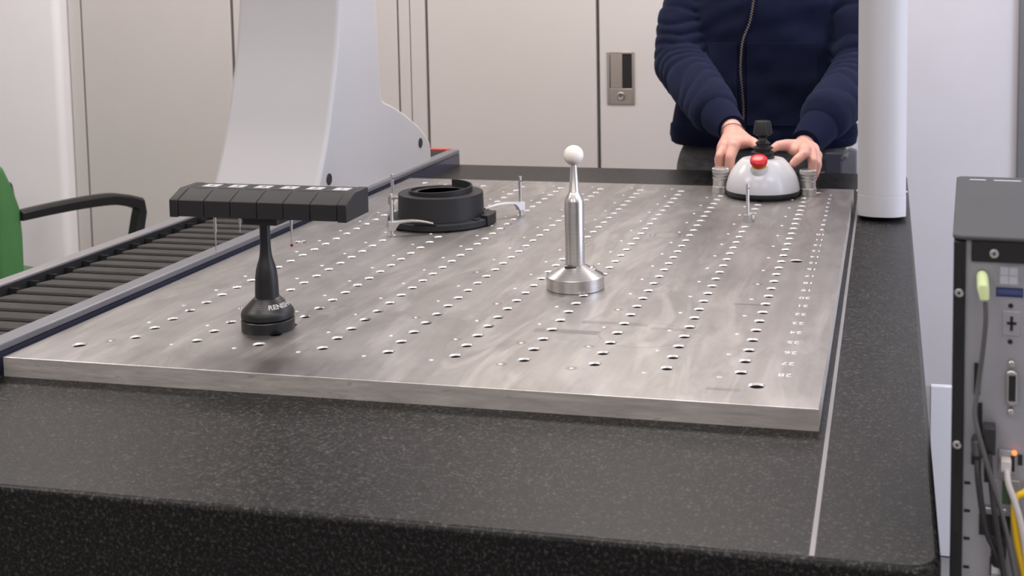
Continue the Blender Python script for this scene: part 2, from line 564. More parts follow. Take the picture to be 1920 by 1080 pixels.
# ------------------------------------------------------------------ cabinets
def cabinet(label, x0, x1, doors, seams, handle_on):
    t_ = thing('storage_cabinet', label, 'cabinet', (x0, 2.7, FLOOR), group='grey storage cabinets along the back wall')
    off = (x0, 2.7, FLOOR)
    zt = 1.25
    MB().box(x0 + 0.001, x1 - 0.001, 2.735, 3.19, FLOOR, zt).build('carcass', 'gap_light', t_, off)
    # frame stiles and rails around the doors
    for a, b_ in ((x0 + 0.0008, doors[0][0] - seams), (doors[-1][1] + seams, x1 - 0.0008)):
        MB().box(a, b_, 2.700, 2.735, FLOOR, zt).build('frame_stile', 'cabinet', t_, off, 0.002)
    MB().box(doors[0][0] - seams, doors[-1][1] + seams, 2.702, 2.735, FLOOR, FLOOR + 0.1).build('plinth', 'cabinet', t_, off, 0.002)
    MB().box(doors[0][0] - seams, doors[-1][1] + seams, 2.702, 2.735, zt - 0.05, zt).build('top_rail', 'cabinet', t_, off, 0.002)
    for i, (a, b_) in enumerate(doors):
        d = MB().box(a, b_, 2.700, 2.728, FLOOR + 0.106, zt - 0.056).build('door', 'cabinet', t_, off, 0.004, 3)
        if i == handle_on:
            hx, hz = 0.119, 0.064 - FLOOR
            ox = hx - x0
            # recessed latch: plate frame, sliding grip, dark void, lock
            fr = MB()
            for q in ((ox, ox + 0.010, hz, hz + 0.186), (ox + 0.090, ox + 0.100, hz, hz + 0.186),
                      (ox + 0.010, ox + 0.090, hz + 0.178, hz + 0.186), (ox + 0.010, ox + 0.090, hz, hz + 0.056)):
                fr.box(q[0], q[1], -0.004, 0.0, q[2], q[3])
            hd = fr.build('handle', 'handle', d, bevel=0.0012, label='recessed nickel latch with a sliding grip and a key lock')
            hd['label'] = 'nickel latch plate with a key lock'
            MB().box(ox + 0.010, ox + 0.090, -0.0012, 0.0004, hz + 0.056, hz + 0.178).build('latch_void', 'handle_dark', d, smooth=0)
            MB().box(ox + 0.0125, ox + 0.055, -0.0032, -0.001, hz + 0.057, hz + 0.1775).build('latch_grip', 'handle', d, bevel=0.001)
            lk = MB()
            lk.loft([[(ox + 0.050 + r_ * math.cos(a_), y_, hz + 0.029 + r_ * math.sin(a_)) for a_ in [2 * PI * q / 28 for q in range(28)]]
                     for r_, y_ in ((0.0145, -0.004), (0.0145, -0.0065), (0.0115, -0.008), (0.0085, -0.0075))])
            lk.build('lock', 'steel', d)
            MB().box(ox + 0.0490, ox + 0.0512, -0.0090, -0.0075, hz + 0.0235, hz + 0.0345).build('keyhole', 'handle_dark', d, smooth=0)
    return t_


cabinet('tall grey double-door cabinet behind the white machine pillar', -2.032, -0.6185,
        [(-1.972, -1.338), (-1.326, -0.668)], 0.007, -1)
cabinet('tall grey double-door cabinet with the nickel latch, behind the person in navy', -0.6165, 0.80,
        [(-0.549, 0.080), (0.092, 0.735)], 0.010, 1)

# ------------------------------------------------------------------ granite measuring table
TZ = -0.028
gt = thing('granite_table', 'dark speckled granite measuring table carrying the drilled metal plate', 'table', (0.35, 0.7, FLOOR))
off = (0.35, 0.7, FLOOR)
MB().prism(rrect(-0.46, 1.14, -0.461, 1.857, 0.032, 8), lambda a, b_, w: (a, b_, w), TZ - 0.26, TZ).build('granite_slab', 'granite', gt, off, 0.006, 3, 40)
MB().box(1.0165, 1.0215, -0.4535, 1.8555, TZ - 0.002, TZ + 0.0001).build('inlay_strip', 'alu_light', gt, off, label='thin pale metal strip let into the granite')
for x in (-0.3, 0.98):
    for y in (-0.3, 1.7):
        MB().box(x - 0.06, x + 0.06, y - 0.06, y + 0.06, FLOOR, TZ - 0.26).build('stand_leg', 'alu_paint', gt, off, 0.004)
for y in (-0.3, 1.7):
    MB().box(-0.24, 0.92, y - 0.03, y + 0.03, -0.75, -0.69).build('stand_beam', 'alu_paint', gt, off, 0.004)

# ------------------------------------------------------------------ guideway with bellows cover along the left
gw = thing('bellows_guideway', 'grey guideway with ribbed black bellows cover along the plate', 'guideway', (-0.27, 0.7, TZ))
off = (-0.27, 0.7, TZ)
MB().box(-0.172, -0.140, -0.459, 1.856, 0.0035, 0.0165).build('inner_rail', 'alu_paint', gw, off, 0.003, 2)
MB().box(-0.172, -0.1405, -0.459, 1.856, TZ, 0.0035).build('rail_base', 'rail_dark', gw, off, label='polished lower band of the inner rail, its dark reflection put into the colour')
MB().box(-0.406, -0.379, -0.459, 1.856, 0.010, 0.0165).build('outer_rail', 'alu_light', gw, off, 0.002, 2)
MB().box(-0.406, -0.377, -0.459, 1.856, TZ, 0.010).build('outer_rail_base', 'black_matt', gw, off)
MB().box(-0.377, -0.172, 1.835, 1.856, TZ, 0.0135).build('end_plate', 'alu_paint', gw, off, 0.001)
MB().box(-0.30, -0.166, 1.835, 1.856, 0.0135, 0.0185).build('end_strip', 'red_strip', gw, off, 0.001, label='red strip at the far end of the guideway')
prof = [(0.0, -0.014), (0.0, -0.0010), (0.0015, 0.0018), (0.0040, 0.0024), (0.0440, -0.0012), (0.0500, -0.0045), (0.0500, -0.014)]
fme = MB().prism(prof, lambda a, b_, w: (w, a, b_), -0.090, 0.098).mesh('bellows_fold')
MB().box(-0.377, -0.359, -0.459, 1.835, TZ, -0.006).build('bellows_edge', 'black', gw, off)
tab = MB().prism([(0.000, -0.006), (0.040, -0.006), (0.012, 0.0045), (0.002, 0.0060)], lambda a, b_, w: (w, a, b_), -0.1065, -0.0900).mesh('bellows_flap')
nf = 45
for i in range(nf):
    y0 = -0.458 + i * 0.0508
    f_ = put('bellows_fold', fme, 'bellows', gw, smooth=0)
    f_.location = (0, y0 - off[1], 0 - TZ)
    q_ = put('bellows_flap', tab, 'black', f_, smooth=0)

# ------------------------------------------------------------------ drilled metal plate
tp = thing('tooling_plate', 'large brushed metal plate drilled with rows of holes, on the granite', 'plate', (0.438, 0.658, TZ))
off = (0.438, 0.658, TZ)
X0, X1, Y0, Y1 = -0.131, 1.0082, -0.1225, 1.438
holes = [(c * 0.1, r_ * 0.05, 0.0081, 0.0096) for c in range(10) for r_ in range(28)]
holes += [(c * 0.1 - 0.026, r_ * 0.1 - 0.024, 0.0018, 0.0040) for c in range(10) for r_ in range(15) if r_ * 0.1 - 0.024 < 1.40]
holes += [(-0.0597, -0.0505, 0.0098, 0.0115), (0.9255, -0.0495, 0.0098, 0.0115), (-0.0597, 0.6605, 0.0115, 0.0125),
          (0.9262, 0.659, 0.0115, 0.0125), (0.928, 1.3755, 0.0098, 0.0115), (-0.0615, 1.371, 0.0098, 0.0115)]
b0 = 0.0006
coords = [Vector(q) for q in ((X0 + b0, Y0 + b0), (X1 - b0, Y0 + b0), (X1 - b0, Y1 - b0), (X0 + b0, Y1 - b0))]
loops = [[0, 1, 2, 3]]
hs = []
for cx, cy, r_, rc in holes:
    n = 20 if r_ > 0.005 else 10
    st = len(coords)
    coords += [Vector((cx + rc * math.cos(2 * PI * q / n), cy + rc * math.sin(2 * PI * q / n))) for q in range(n)]
    loops.append(list(range(st, st + n))[::-1])
    hs.append((cx, cy, r_, rc, n))
edges = []
for lp in loops:
    edges += [(lp[i], lp[(i + 1) % len(lp)]) for i in range(len(lp))]
vo, eo, fo, _, _, _ = geometry.delaunay_2d_cdt(coords, edges, [], 1, 1e-6)
# keep triangles that are not inside a hole
hx = np.array([(q[0], q[1], q[3]) for q in holes])
pm = MB()
keep = []
for f_ in fo:
    cx = sum(vo[i].x for i in f_) / len(f_)
    cy = sum(vo[i].y for i in f_) / len(f_)
    d2 = (hx[:, 0] - cx) ** 2 + (hx[:, 1] - cy) ** 2
    if (d2 < (hx[:, 2] * 0.985) ** 2).any():
        continue
    keep.append(tuple(f_))
pm.add([(q.x, q.y, 0.0) for q in vo], keep)
rim = lambda d, z: [(X0 + d, Y0 + d, z), (X1 - d, Y0 + d, z), (X1 - d, Y1 - d, z), (X0 + d, Y1 - d, z)]
pm.loft([rim(b0, 0.0), rim(0, -b0), rim(0, TZ)], False, True)
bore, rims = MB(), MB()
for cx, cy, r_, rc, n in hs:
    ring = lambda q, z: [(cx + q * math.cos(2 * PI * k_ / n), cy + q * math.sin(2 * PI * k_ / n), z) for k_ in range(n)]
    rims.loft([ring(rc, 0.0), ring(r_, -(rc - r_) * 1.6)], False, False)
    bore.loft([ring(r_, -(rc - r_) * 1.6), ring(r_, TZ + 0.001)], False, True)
o = pm.build('plate_body', 'plate', tp, off, smooth=30)
o.data.materials.append(MT['plate_edge'])
for f_ in o.data.polygons:
    if abs(f_.normal.z) < 0.3 and (abs(f_.center.x + off[0] - X0) < 1e-3 or abs(f_.center.x + off[0] - X1) < 1e-3 or abs(f_.center.y + off[1] - Y0) < 1e-3 or abs(f_.center.y + off[1] - Y1) < 1e-3):
        f_.material_index = 1
bo = bore.build('shaded_bores', 'bore', tp, off, smooth=30, label='threaded walls of the drilled holes, coloured dark for the shade inside')
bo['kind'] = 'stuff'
ro = rims.build('countersunk_rims', 'rim', tp, off, smooth=30, label='countersunk rims of the drilled holes, colour brightened for their glint')
ro['kind'] = 'stuff'
# engraved row numbers, read from the far side
for r_ in range(28):
    s_ = str(28 - r_)
    text_part('row_number', s_, 0.0185, 'text_white', tp, (0.9575 - off[0], r_ * 0.05 - 0.0008 - off[1], -TZ + 0.00015), (0, 0, PI), 0.0001)
bt = MB().lathe([(0.0062, -0.012), (0.0062, 0.0015), (0.0054, 0.0025), (0.0032, 0.0025), (0.003, -0.001)], -0.0597, 0.6605, 24)
bt.build('bolt', 'steel', tp, off)
MB().lathe([(0.0062, -0.02), (0.0062, -0.010), (0.0032, -0.010), (0.003, -0.014)], 0.9262, 0.659, 24).build('bolt', 'steel', tp, off)

# ------------------------------------------------------------------ machine pillar (left leg of the bridge)
mp = thing('machine_pillar', 'white curved machine pillar standing astride the bellows guideway', 'machine column', (-0.28, 1.3, 0.011))
off = (-0.28, 1.3, 0.011)
FR = [(0.0135, 0.905), (0.079, 0.946), (0.152, 0.985), (0.257, 1.026), (0.364, 1.060), (0.474, 1.082), (0.60, 1.092), (1.25, 1.095)]
BK = [(0.0135, 1.664), (0.037, 1.665), (0.062, 1.660), (0.091, 1.625), (0.119, 1.578), (0.146, 1.520), (0.169, 1.465), (0.189, 1.411),
      (0.200, 1.375), (0.207, 1.350), (0.215, 1.333), (0.24, 1.322), (0.335, 1.314), (0.469, 1.311), (1.25, 1.31)]


def interp(tab_, z):
    if len(tab_) == 8:                      # the front is one smooth curve
        zz_ = np.array([q[0] for q in tab_])
        yy_ = np.array([q[1] for q in tab_])
        m_ = np.gradient(yy_, zz_)
        i = int(np.clip(np.searchsorted(zz_, z) - 1, 0, 6))
        h_ = zz_[i + 1] - zz_[i]
        u = (z - zz_[i]) / h_
        return float((2 * u ** 3 - 3 * u ** 2 + 1) * yy_[i] + (u ** 3 - 2 * u ** 2 + u) * h_ * m_[i] + (-2 * u ** 3 + 3 * u ** 2) * yy_[i + 1] + (u ** 3 - u ** 2) * h_ * m_[i + 1])
    for (a, b_), (c, d) in zip(tab_, tab_[1:]):
        if z <= c:
            return b_ + (d - b_) * (z - a) / (c - a)
    return tab_[-1][1]


zs = sorted(set([0.0135] + [q[0] for q in BK] + [0.0135 + 0.0125 * i for i in range(42)] + [0.6, 0.8, 1.0, 1.25]))
rings = []
for z in zs:
    yf, yb = interp(FR, z), interp(BK, z)
    kx = 0.012
    kr = 0.03
    sec = []
    for i in range(7):  # front right
        a = -PI / 2 + PI / 2 * i / 6
        sec.append((-0.15 - kx + kx * math.cos(a), yf + kx + kx * math.sin(a), z))
    for i in range(7):  # rear right, a large soft turn
        a = PI / 2 * i / 6
        sec.append((-0.15 - 0.02 + 0.02 * math.cos(a), yb - kr + kr * math.sin(a), z))
    for i in range(7):
        a = PI / 2 + PI / 2 * i / 6
        sec.append((-0.41 + 0.02 + 0.02 * math.cos(a), yb - kr + kr * math.sin(a), z))
    for i in range(7):
        a = PI + PI / 2 * i / 6
        sec.append((-0.41 + kx + kx * math.cos(a), yf + kx + kx * math.sin(a), z))
    rings.append(sec)
pb = MB().loft(rings).build('pillar_body', 'white_paint', mp, off, smooth=40)
pb.modifiers.new('even', 'WEIGHTED_NORMAL').keep_sharp = True
MB().box(-0.372, -0.174, 0.97, 1.64, 0.0045, 0.0135).build('air_bearing', 'black_matt', mp, off)
MB().box(-0.405, -0.382, 1.0, 1.62, 0.0165, 0.0185).build('slider_pad', 'black_matt', mp, off)
for y, z in ((1.567, 0.075), (0.992, 0.070)):
    MB().loft([[(x_, y + r_ * math.cos(a_), z + r_ * math.sin(a_)) for a_ in [2 * PI * q / 24 for q in range(24)]]
               for x_, r_ in ((-0.1505, 0.0135), (-0.1488, 0.0135), (-0.1478, 0.0122))]).build('cover_plug', 'rubber', mp, off, label='black plug')

# ------------------------------------------------------------------ right round column on its air bearing
bc = thing('bridge_column', 'white round-cornered column hovering over the granite at the right', 'machine column', (1.0755, 1.255, TZ))
off = (1.0755, 1.255, TZ)


def colsec(z, g_=0.0):
    out = []
    xa, xb, ya, yb = 1.0225 - g_, 1.1285 + g_, 1.207 - g_, 1.36
    n = 18
    # gently curved front, small flats at the sides
    for i in range(n + 1):
        u = i / n
        x = xa + (xb - xa) * u
        q = 2 * u - 1
        y = ya - 0.022 + 0.034 * (abs(q) ** 2.6) * 0.65
        out.append((x, y, z))
    out += [(xb, yb - 0.02, z), (xb - 0.006, yb - 0.006, z), (xb - 0.02, yb, z), (xa + 0.02, yb, z), (xa + 0.006, yb - 0.006, z), (xa, yb - 0.02, z)]
    return out


MB().loft([colsec(-0.018), colsec(0.0300)]).build('foot_cover', 'white_paint', bc, off, 0.001, smooth=25)
MB().loft([colsec(0.0304, -0.0004), colsec(1.25, -0.0004)]).build('column_shell', 'white_paint', bc, off, smooth=25)
MB().lathe([(0.044, TZ), (0.044, -0.018)], 1.0755, 1.27, 32).build('air_bearing', 'black_matt', bc, off)
for x_ in (1.0215, 1.1295):
    MB().ball((x_, 1.245, 0.031), 0.0028, 12, 8).build('cover_screw', 'steel', bc, off)

# ------------------------------------------------------------------ low white box cabinet, desk
lc = thing('panel_screen', 'low white panel standing on the floor beside the granite table', 'panel', (1.5, 1.44, FLOOR))
MB().box(1.1925, 1.80, 1.43, 1.452, FLOOR + 0.002, -0.474).build('panel_board', 'white_box', lc, (1.5, 1.44, FLOOR), 0.003)
for x_ in (1.30, 1.70):
    MB().box(x_, x_ + 0.04, 1.4525, 1.60, FLOOR, FLOOR + 0.03).build('foot', 'alu_paint', lc, (1.5, 1.44, FLOOR), 0.003)

PCX, PCY, PCA, PZ = 1.14932, -0.4, math.radians(-3.5), -0.13
dk = thing('desk', 'grey desk under the computer tower, beside the granite table', 'desk', (PCX, PCY, FLOOR), PCA)
MB().box(0.004, 0.80, -0.55, 0.60, PZ - 0.025 - FLOOR, PZ - FLOOR).build('desk_top', 'desk', dk, None, 0.002)
for x_ in (0.04, 0.76):
    for y_ in (-0.5, 0.55):
        MB().box(x_ - 0.02, x_ + 0.02, y_ - 0.02, y_ + 0.02, 0.0, PZ - 0.025 - FLOOR).build('leg', 'alu_paint', dk)
# ------------------------------------------------------------------ computer tower, seen from behind
pc = thing('computer_tower', 'black and grey computer tower turned with its ports towards the plate table', 'computer', (PCX, PCY, PZ), PCA)


def L(z):
    return z - PZ


MB().box(0.0, 0.170, 0.012, 0.354, 0.0, L(0.2734)).build('case_body', 'pc_black', pc, None, 0.002)
MB().prism(rrect(-0.001, 0.171, -0.002, 0.356, 0.010, 5), lambda a, b_, w: (a, b_, w), L(0.2735), L(0.2778)).build('top_cover', 'pc_grey', pc, None, 0.0015)
for a, b_ in ((0.0142, 0.033), (0.042, 0.073), (0.082, 0.112), (0.122, 0.152)):
    MB().box(a, b_, 0.328, 0.3325, L(0.2776), L(0.2781)).build('cover_slot', 'pane', pc, smooth=0)
MB().box(0.0, 0.0115, 0.0, 0.012, 0.002, L(0.272)).build('side_flange', 'pc_black', pc, None, 0.001)
MB().box(0.0165, 0.168, -0.001, 0.012, L(0.253), L(0.2730)).build('top_flange', 'pc_black', pc, None, 0.001)
MB().box(0.0115, 0.168, 0.004, 0.0118, 0.002, L(0.2735)).build('rear_panel', 'pc_steel', pc)


def disc(r_, x_, z_, y0, y1, r1=None, n=20):
    return MB().loft([[(x_ + q * math.cos(2 * PI * k_ / n), y_, z_ + q * math.sin(2 * PI * k_ / n)) for k_ in range(n)]
                      for q, y_ in ((r_, y0), (r_, y1), (r1 or r_ * 0.8, y1 - 0.0006))])


for x_, z_ in ((0.037, 0.262), (0.0055, 0.222), (0.0055, 0.072), (0.0055, -0.075), (0.130, 0.262)):
    y_ = -0.001 if z_ > 0.25 else 0.0
    s_ = disc(0.0042, x_, L(z_), y_, y_ - 0.002).build('case_screw', 'steel', pc)
    disc(0.0014, x_, L(z_), y_ - 0.002, y_ - 0.003).build('screw_socket', 'handle_dark', s_)
for z_ in (0.243, 0.172, 0.054, -0.03):
    MB().box(0.0035, 0.008, -0.0006, 0.001, L(z_ - 0.015), L(z_ + 0.015)).build('flange_slot', 'handle_dark', pc, smooth=0)
for z_ in (0.033, 0.005, -0.023, -0.052, -0.08):
    MB().box(0.0128, 0.0185, 0.0030, 0.0045, L(z_ - 0.0012), L(z_ + 0.0012)).build('vent_slot', 'handle_dark', pc, smooth=0)
# sticker with four pale panes, blue licence strip
st = MB().box(0.0415, 0.0605, 0.0034, 0.0042, L(0.2305), L(0.2495)).build('window_sticker', 'sticker', pc, smooth=0)
for a in (0.0430, 0.0512):
    for c in (0.2320, 0.2405):
        MB().box(a, a + 0.0075, 0.0029, 0.0035, L(c), L(c + 0.0078)).build('pane', 'pane', st, smooth=0)
bs = MB().box(0.0395, 0.0640, 0.0034, 0.0042, L(0.2195), L(0.2285)).build('blue_sticker', 'blue', pc, smooth=0)
MB().box(0.0405, 0.0630, 0.0030, 0.0035, L(0.2220), L(0.2268)).build('print_band', 'blue_light', bs, smooth=0)
for z_ in (0.211, 0.176):
    disc(0.0024, 0.053, L(z_), 0.0042, 0.0036).build('rivet_hole', 'handle_dark', pc)
fr = MB().box(0.0455, 0.0620, 0.0030, 0.0042, L(0.1820), L(0.2060)).build('lock_slot', 'pc_steel', pc, None, 0.0008)
MB().box(0.0527, 0.0553, 0.0024, 0.0032, L(0.1870), L(0.2010)).build('slot_upright', 'handle_dark', fr, smooth=0)
MB().box(0.0497, 0.0585, 0.0024, 0.0032, L(0.1930), L(0.1955)).build('slot_bar', 'handle_dark', fr, smooth=0)
# video socket
vg = MB().prism([(0.0500, L(0.1180)), (0.0500, L(0.1480)), (0.0545, L(0.1505)), (0.0600, L(0.1475)), (0.0600, L(0.1185)), (0.0545, L(0.1155))],
                lambda a, b_, w: (a, w, b_), -0.004, 0.004).build('video_port', 'steel', pc, None, 0.001)
MB().box(0.0520, 0.0585, -0.0048, -0.0038, L(0.1205), L(0.1455)).build('port_insert', 'pc_black', vg)
for z_ in (0.1565, 0.1095):
    disc(0.0030, 0.0545, L(z_), 0.003, -0.004).build('port_screw', 'steel', vg)
for a, b_, c, d in ((0.0205, 0.0262, 0.1220, 0.1530), (0.0230, 0.0285, 0.0830, 0.1140), (0.0190, 0.0275, 0.0525, 0.0640), (0.0310, 0.0360, 0.036, 0.068),
                    (0.0620, 0.0660, 0.0560, 0.0660)):
    MB().box(a, b_, 0.0022, 0.0045, L(c), L(d)).build('usb_port', 'pc_black', pc, smooth=0)
eth = MB().box(0.0440, 0.0600, 0.0000, 0.0045, L(0.0470), L(0.0700)).build('network_port', 'pc_steel', pc, None, 0.0006)
MB().box(0.0550, 0.0590, -0.0006, 0.0004, L(0.050), L(0.0655)).build('port_cavity', 'pc_black', eth, smooth=0)
disc(0.0022, 0.0585, L(0.0690), -0.0002, -0.0020).build('status_light', 'led', eth)
MB().box(0.0300, 0.0640, 0.0026, 0.0045, L(0.0130), L(0.0400)).build('card_bracket', 'pc_steel', pc, None, 0.0008)
MB().box(0.0480, 0.0570, 0.0018, 0.0030, L(0.0160), L(0.0390)).build('circuit_board', 'pcb', pc)
MB().box(0.0330, 0.0520, 0.0000, 0.0045, L(0.0085), L(0.0115)).build('bracket_lip', 'steel', pc, None, 0.0006)
MB().box(0.0270, 0.0560, 0.0020, 0.0045, L(-0.0170), L(0.0035)).build('card_slot', 'pc_black', pc)
MB().box(0.0345, 0.0500, 0.0000, 0.0045, L(-0.0245), L(-0.0210)).build('bracket_lip', 'steel', pc, None, 0.0006)
MB().box(0.0360, 0.0470, 0.0005, 0.0045, L(-0.0600), L(-0.0260)).build('serial_port', 'pc_steel', pc, None, 0.0008)
MB().box(0.0375, 0.0455, -0.0003, 0.0010, L(-0.0560), L(-0.0370)).build('port_insert', 'handle_dark', pc, smooth=0)


# ------------------------------------------------------------------ cables plugged into the tower (own things, same frame as the tower)
def cable(name, label, pts, rad, mat, plug=None, parts=()):
    t_ = thing(name, label, 'cable', (PCX, PCY, PZ), PCA)
    MB().tube(smoothpath([(a, y_, L(z_)) for a, y_, z_ in pts], 8), rad, 12).build('cord', mat, t_)
    for nm, m_, mt_ in parts:
        m_.build(nm, mt_, t_, None, 0.0008)
    return t_


def plugtube(pts, rad):
    return MB().tube([(a, y_, L(z_)) for a, y_, z_ in pts], rad, 16)


cable('audio_cable', 'dark cord hanging from the pale green plug on the tower',
      [(0.0295, -0.020, 0.219), (0.0300, -0.021, 0.200), (0.0275, -0.019, 0.168), (0.0240, -0.016, 0.136), (0.0215, -0.020, 0.112), (0.0255, -0.024, 0.092),
       (0.0330, -0.026, 0.066), (0.0420, -0.026, 0.036), (0.0500, -0.024, 0.006), (0.0560, -0.022, -0.022), (0.0620, -0.020, -0.052), (0.069, -0.016, -0.085), (0.078, -0.012, -0.1285)],
      0.0023, 'cable_grey', parts=[('plug', plugtube([(0.0265, 0.003, 0.2395), (0.0268, -0.008, 0.2385), (0.0274, -0.018, 0.2325), (0.0290, -0.021, 0.221)], [0.0050, 0.0055, 0.0057, 0.0042]), 'plug_green')])
cable('usb_cable', 'black cord in the paired lower sockets, nearer the black edge strip',
      [(0.0245, -0.020, 0.066), (0.0255, -0.026, 0.050), (0.0290, -0.029, 0.024), (0.0340, -0.029, 0.000), (0.0415, -0.027, -0.018), (0.0500, -0.026, -0.040), (0.0560, -0.022, -0.070), (0.066, -0.012, -0.1285)],
      0.0030, 'cable_black', parts=[('plug', plugtube([(0.0250, 0.003, 0.078), (0.0248, -0.014, 0.0775), (0.0245, -0.0195, 0.068)], [0.0062, 0.0062, 0.0045]), 'cable_black')])
cable('usb_cable', 'black cord in the paired lower sockets, second from the black edge strip',
      [(0.0355, -0.018, 0.072), (0.0360, -0.022, 0.060), (0.0385, -0.026, 0.036), (0.0415, -0.031, 0.014), (0.0450, -0.031, -0.010), (0.0500, -0.030, -0.040), (0.0530, -0.024, -0.080), (0.054, -0.012, -0.1285)],
      0.0028, 'cable_black', parts=[('plug', MB().box(0.0300, 0.0410, -0.016, 0.003, L(0.0700), L(0.0960)), 'cable_black')])
cable('network_cable', 'white cord plugged in beside the amber light',
      [(0.0515, -0.012, 0.0560), (0.0530, -0.016, 0.0440), (0.0580, -0.017, 0.0300), (0.0640, -0.017, 0.0100), (0.0690, -0.016, -0.0150), (0.073, -0.014, -0.05), (0.078, -0.012, -0.09), (0.09, -0.01, -0.1285)],
      0.0030, 'cable_white', parts=[('plug', MB().box(0.0460, 0.0555, -0.012, 0.002, L(0.0530), L(0.0640)), 'cable_white')])
cable('yellow_cable', 'thick yellow cord hanging down the back of the tower',
      [(0.0720, 0.001, 0.0350), (0.0680, -0.006, 0.0330), (0.0600, -0.010, 0.0280), (0.0590, -0.012, 0.0120), (0.0610, -0.012, -0.0080), (0.0650, -0.012, -0.0300), (0.0690, -0.011, -0.0500), (0.074, -0.010, -0.09), (0.084, -0.008, -0.1285)],
      0.0032, 'cable_yellow')
sc_ = cable('serial_cable', 'black plug with white sleeve low on the tower',
            [(0.0450, -0.016, -0.036), (0.0445, -0.017, -0.060), (0.0440, -0.016, -0.090), (0.045, -0.012, -0.1285)], 0.0062, 'white_tag',
            parts=[('plug', plugtube([(0.0460, 0.004, -0.020), (0.0455, -0.008, -0.020), (0.0450, -0.016, -0.026), (0.0450, -0.0165, -0.038)], [0.0060, 0.0070, 0.0072, 0.0060]), 'rubber')])
for z_ in (-0.044, -0.048, -0.053):
    MB().box(0.0385, 0.0508, -0.0238, -0.0230, L(z_ - 0.0005), L(z_ + 0.0005)).build('print_line', 'text_grey', sc_, smooth=0)

# ------------------------------------------------------------------ stylus changing rack
RX, RY = 0.1737, 0.0785
rk = thing('stylus_rack', 'black stylus rack on a slim round stand, nearest the plate corner', 'rack', (RX, RY, 0.0))
MB().lathe([(0.0388, 0), (0.0395, 0.0012), (0.0395, 0.0155), (0.038, 0.017), (0.032, 0.0172)], n=64).build('base_foot', 'black', rk)
MB().lathe([(0.0340, 0.0172), (0.0372, 0.0178), (0.0392, 0.0195), (0.0395, 0.0250), (0.0385, 0.0285), (0.0365, 0.0315), (0.0205, 0.0478), (0.0180, 0.0495)], n=64).build('base_cone', 'black', rk)
MB().lathe([(0.0180, 0.0470), (0.0177, 0.0560), (0.0172, 0.0700), (0.0166, 0.0800), (0.0152, 0.0910), (0.0128, 0.1000), (0.0105, 0.1070), (0.0090, 0.1150), (0.0082, 0.1250), (0.0078, 0.1400), (0.0078, 0.1700)], n=48).build('stem', 'black', rk)
# white lettering wrapped on the sloping collar
word = text_mesh('RENISHAW', 0.0112, 0.0001, 'LEFT', 0.00035)
word.update()
r0, z0, r1, z1 = 0.0365, 0.0315, 0.0205, 0.0478
for v in word.vertices:
    u, w = v.co.x * 1.05, v.co.y
    tt = 0.42 + w / math.hypot(r0 - r1, z1 - z0)
    rr, zz = r0 + (r1 - r0) * tt + 0.0003, z0 + (z1 - z0) * tt + 0.0003
    a = math.radians(-62) + u / 0.0300 + 0.02
    v.co = (rr * math.cos(a), rr * math.sin(a), zz)
lt = put('lettering', word, 'text_white', rk, smooth=0, label='white maker lettering on the sloping collar')
sm = MB()
for i, (ua, ub) in enumerate(((-0.62, -0.30), (-0.66, -0.28), (-0.74, -0.28))):
    tt = 0.62 - i * 0.16
    rr, zz = r0 + (r1 - r0) * tt + 0.0003, z0 + (z1 - z0) * tt + 0.0003
    a = ua
    while a < ub:
        a2 = a + random.Random(int(a * 1000) + i).uniform(0.03, 0.05)
        A, B = math.radians(-62) + a, math.radians(-62) + a2 - 0.014
        sm.add([(rr * math.cos(A), rr * math.sin(A), zz), (rr * math.cos(B), rr * math.sin(B), zz),
                ((rr - 0.001) * math.cos(B), (rr - 0.001) * math.sin(B), zz + 0.001), ((rr - 0.001) * math.cos(A), (rr - 0.001) * math.sin(A), zz + 0.001)], [(0, 1, 2, 3)])
        a = a2
sm.build('small_print', 'text_grey', rk, smooth=0)
off = (RX, RY, 0)
MB().box(0.147, 0.203, 0.060, 0.118, 0.1620, 0.1735).build('bracket', 'black', rk, off, 0.001)
prof = [(0.0490, 0.1738), (0.0490, 0.1985), (0.0800, 0.2115), (0.1270, 0.2120), (0.1290, 0.2100), (0.1290, 0.1745)]
capp = [(0.0484, 0.1725), (0.0484, 0.1990), (0.0798, 0.2122), (0.1275, 0.2126), (0.1296, 0.2105), (0.1296, 0.1735)]
segx = [0.0480, 0.0905, 0.1335, 0.1767, 0.2194, 0.2624, 0.3053]
fy = lambda a, b_, w: (w, a, b_)
for x0, x1 in ((0.0337, 0.0478), (0.3055, 0.3203)):
    MB().prism(capp, fy, x0, x1).build('end_cap', 'black_matt', rk, off, 0.0012, 2)
for i in range(6):
    x0, x1 = segx[i] + 0.0004, segx[i + 1] - 0.0004
    sg = MB().prism(prof, fy, x0, x1).build('rack_port', 'black_matt', rk, off, 0.0010, 2)
    xc = (x0 + x1) / 2 + 0.0075
    MB().prism([(xc - 0.0135, 0.0935), (xc + 0.0105, 0.0935), (xc + 0.0105, 0.1145), (xc - 0.0135, 0.1145)], lambda a, b_, w: (a, b_, w), 0.2118, 0.2125).build('number_tag', 'white_tag', sg, off, smooth=0)
    tx = text_part('tag_digit', str(6 - i), 0.017, 'text_dark', sg, (xc - 0.0015 - RX, 0.104 - RY, 0.21255), (0, 0, 0), 0.0001)
    MB().box(x0 + 0.006, x1 - 0.006, 0.084, 0.1255, 0.2112, 0.2120).build('port_lid', 'black', sg, off)


def stylus(label, x, y, ztop, zmid, zbot, r0, r1, tip, tipr):
    t_ = thing('probe_stylus', label, 'stylus', (x, y, ztop))
    MB().lathe([(r0, 0.0), (r0, zmid - ztop), (r1, zmid - ztop - 0.006), (r1, zbot - ztop + tipr)], 0, 0, 16).build('shank', 'pin', t_)
    MB().ball((0, 0, zbot - ztop + tipr), tipr, 14, 10).build('tip', tip, t_)


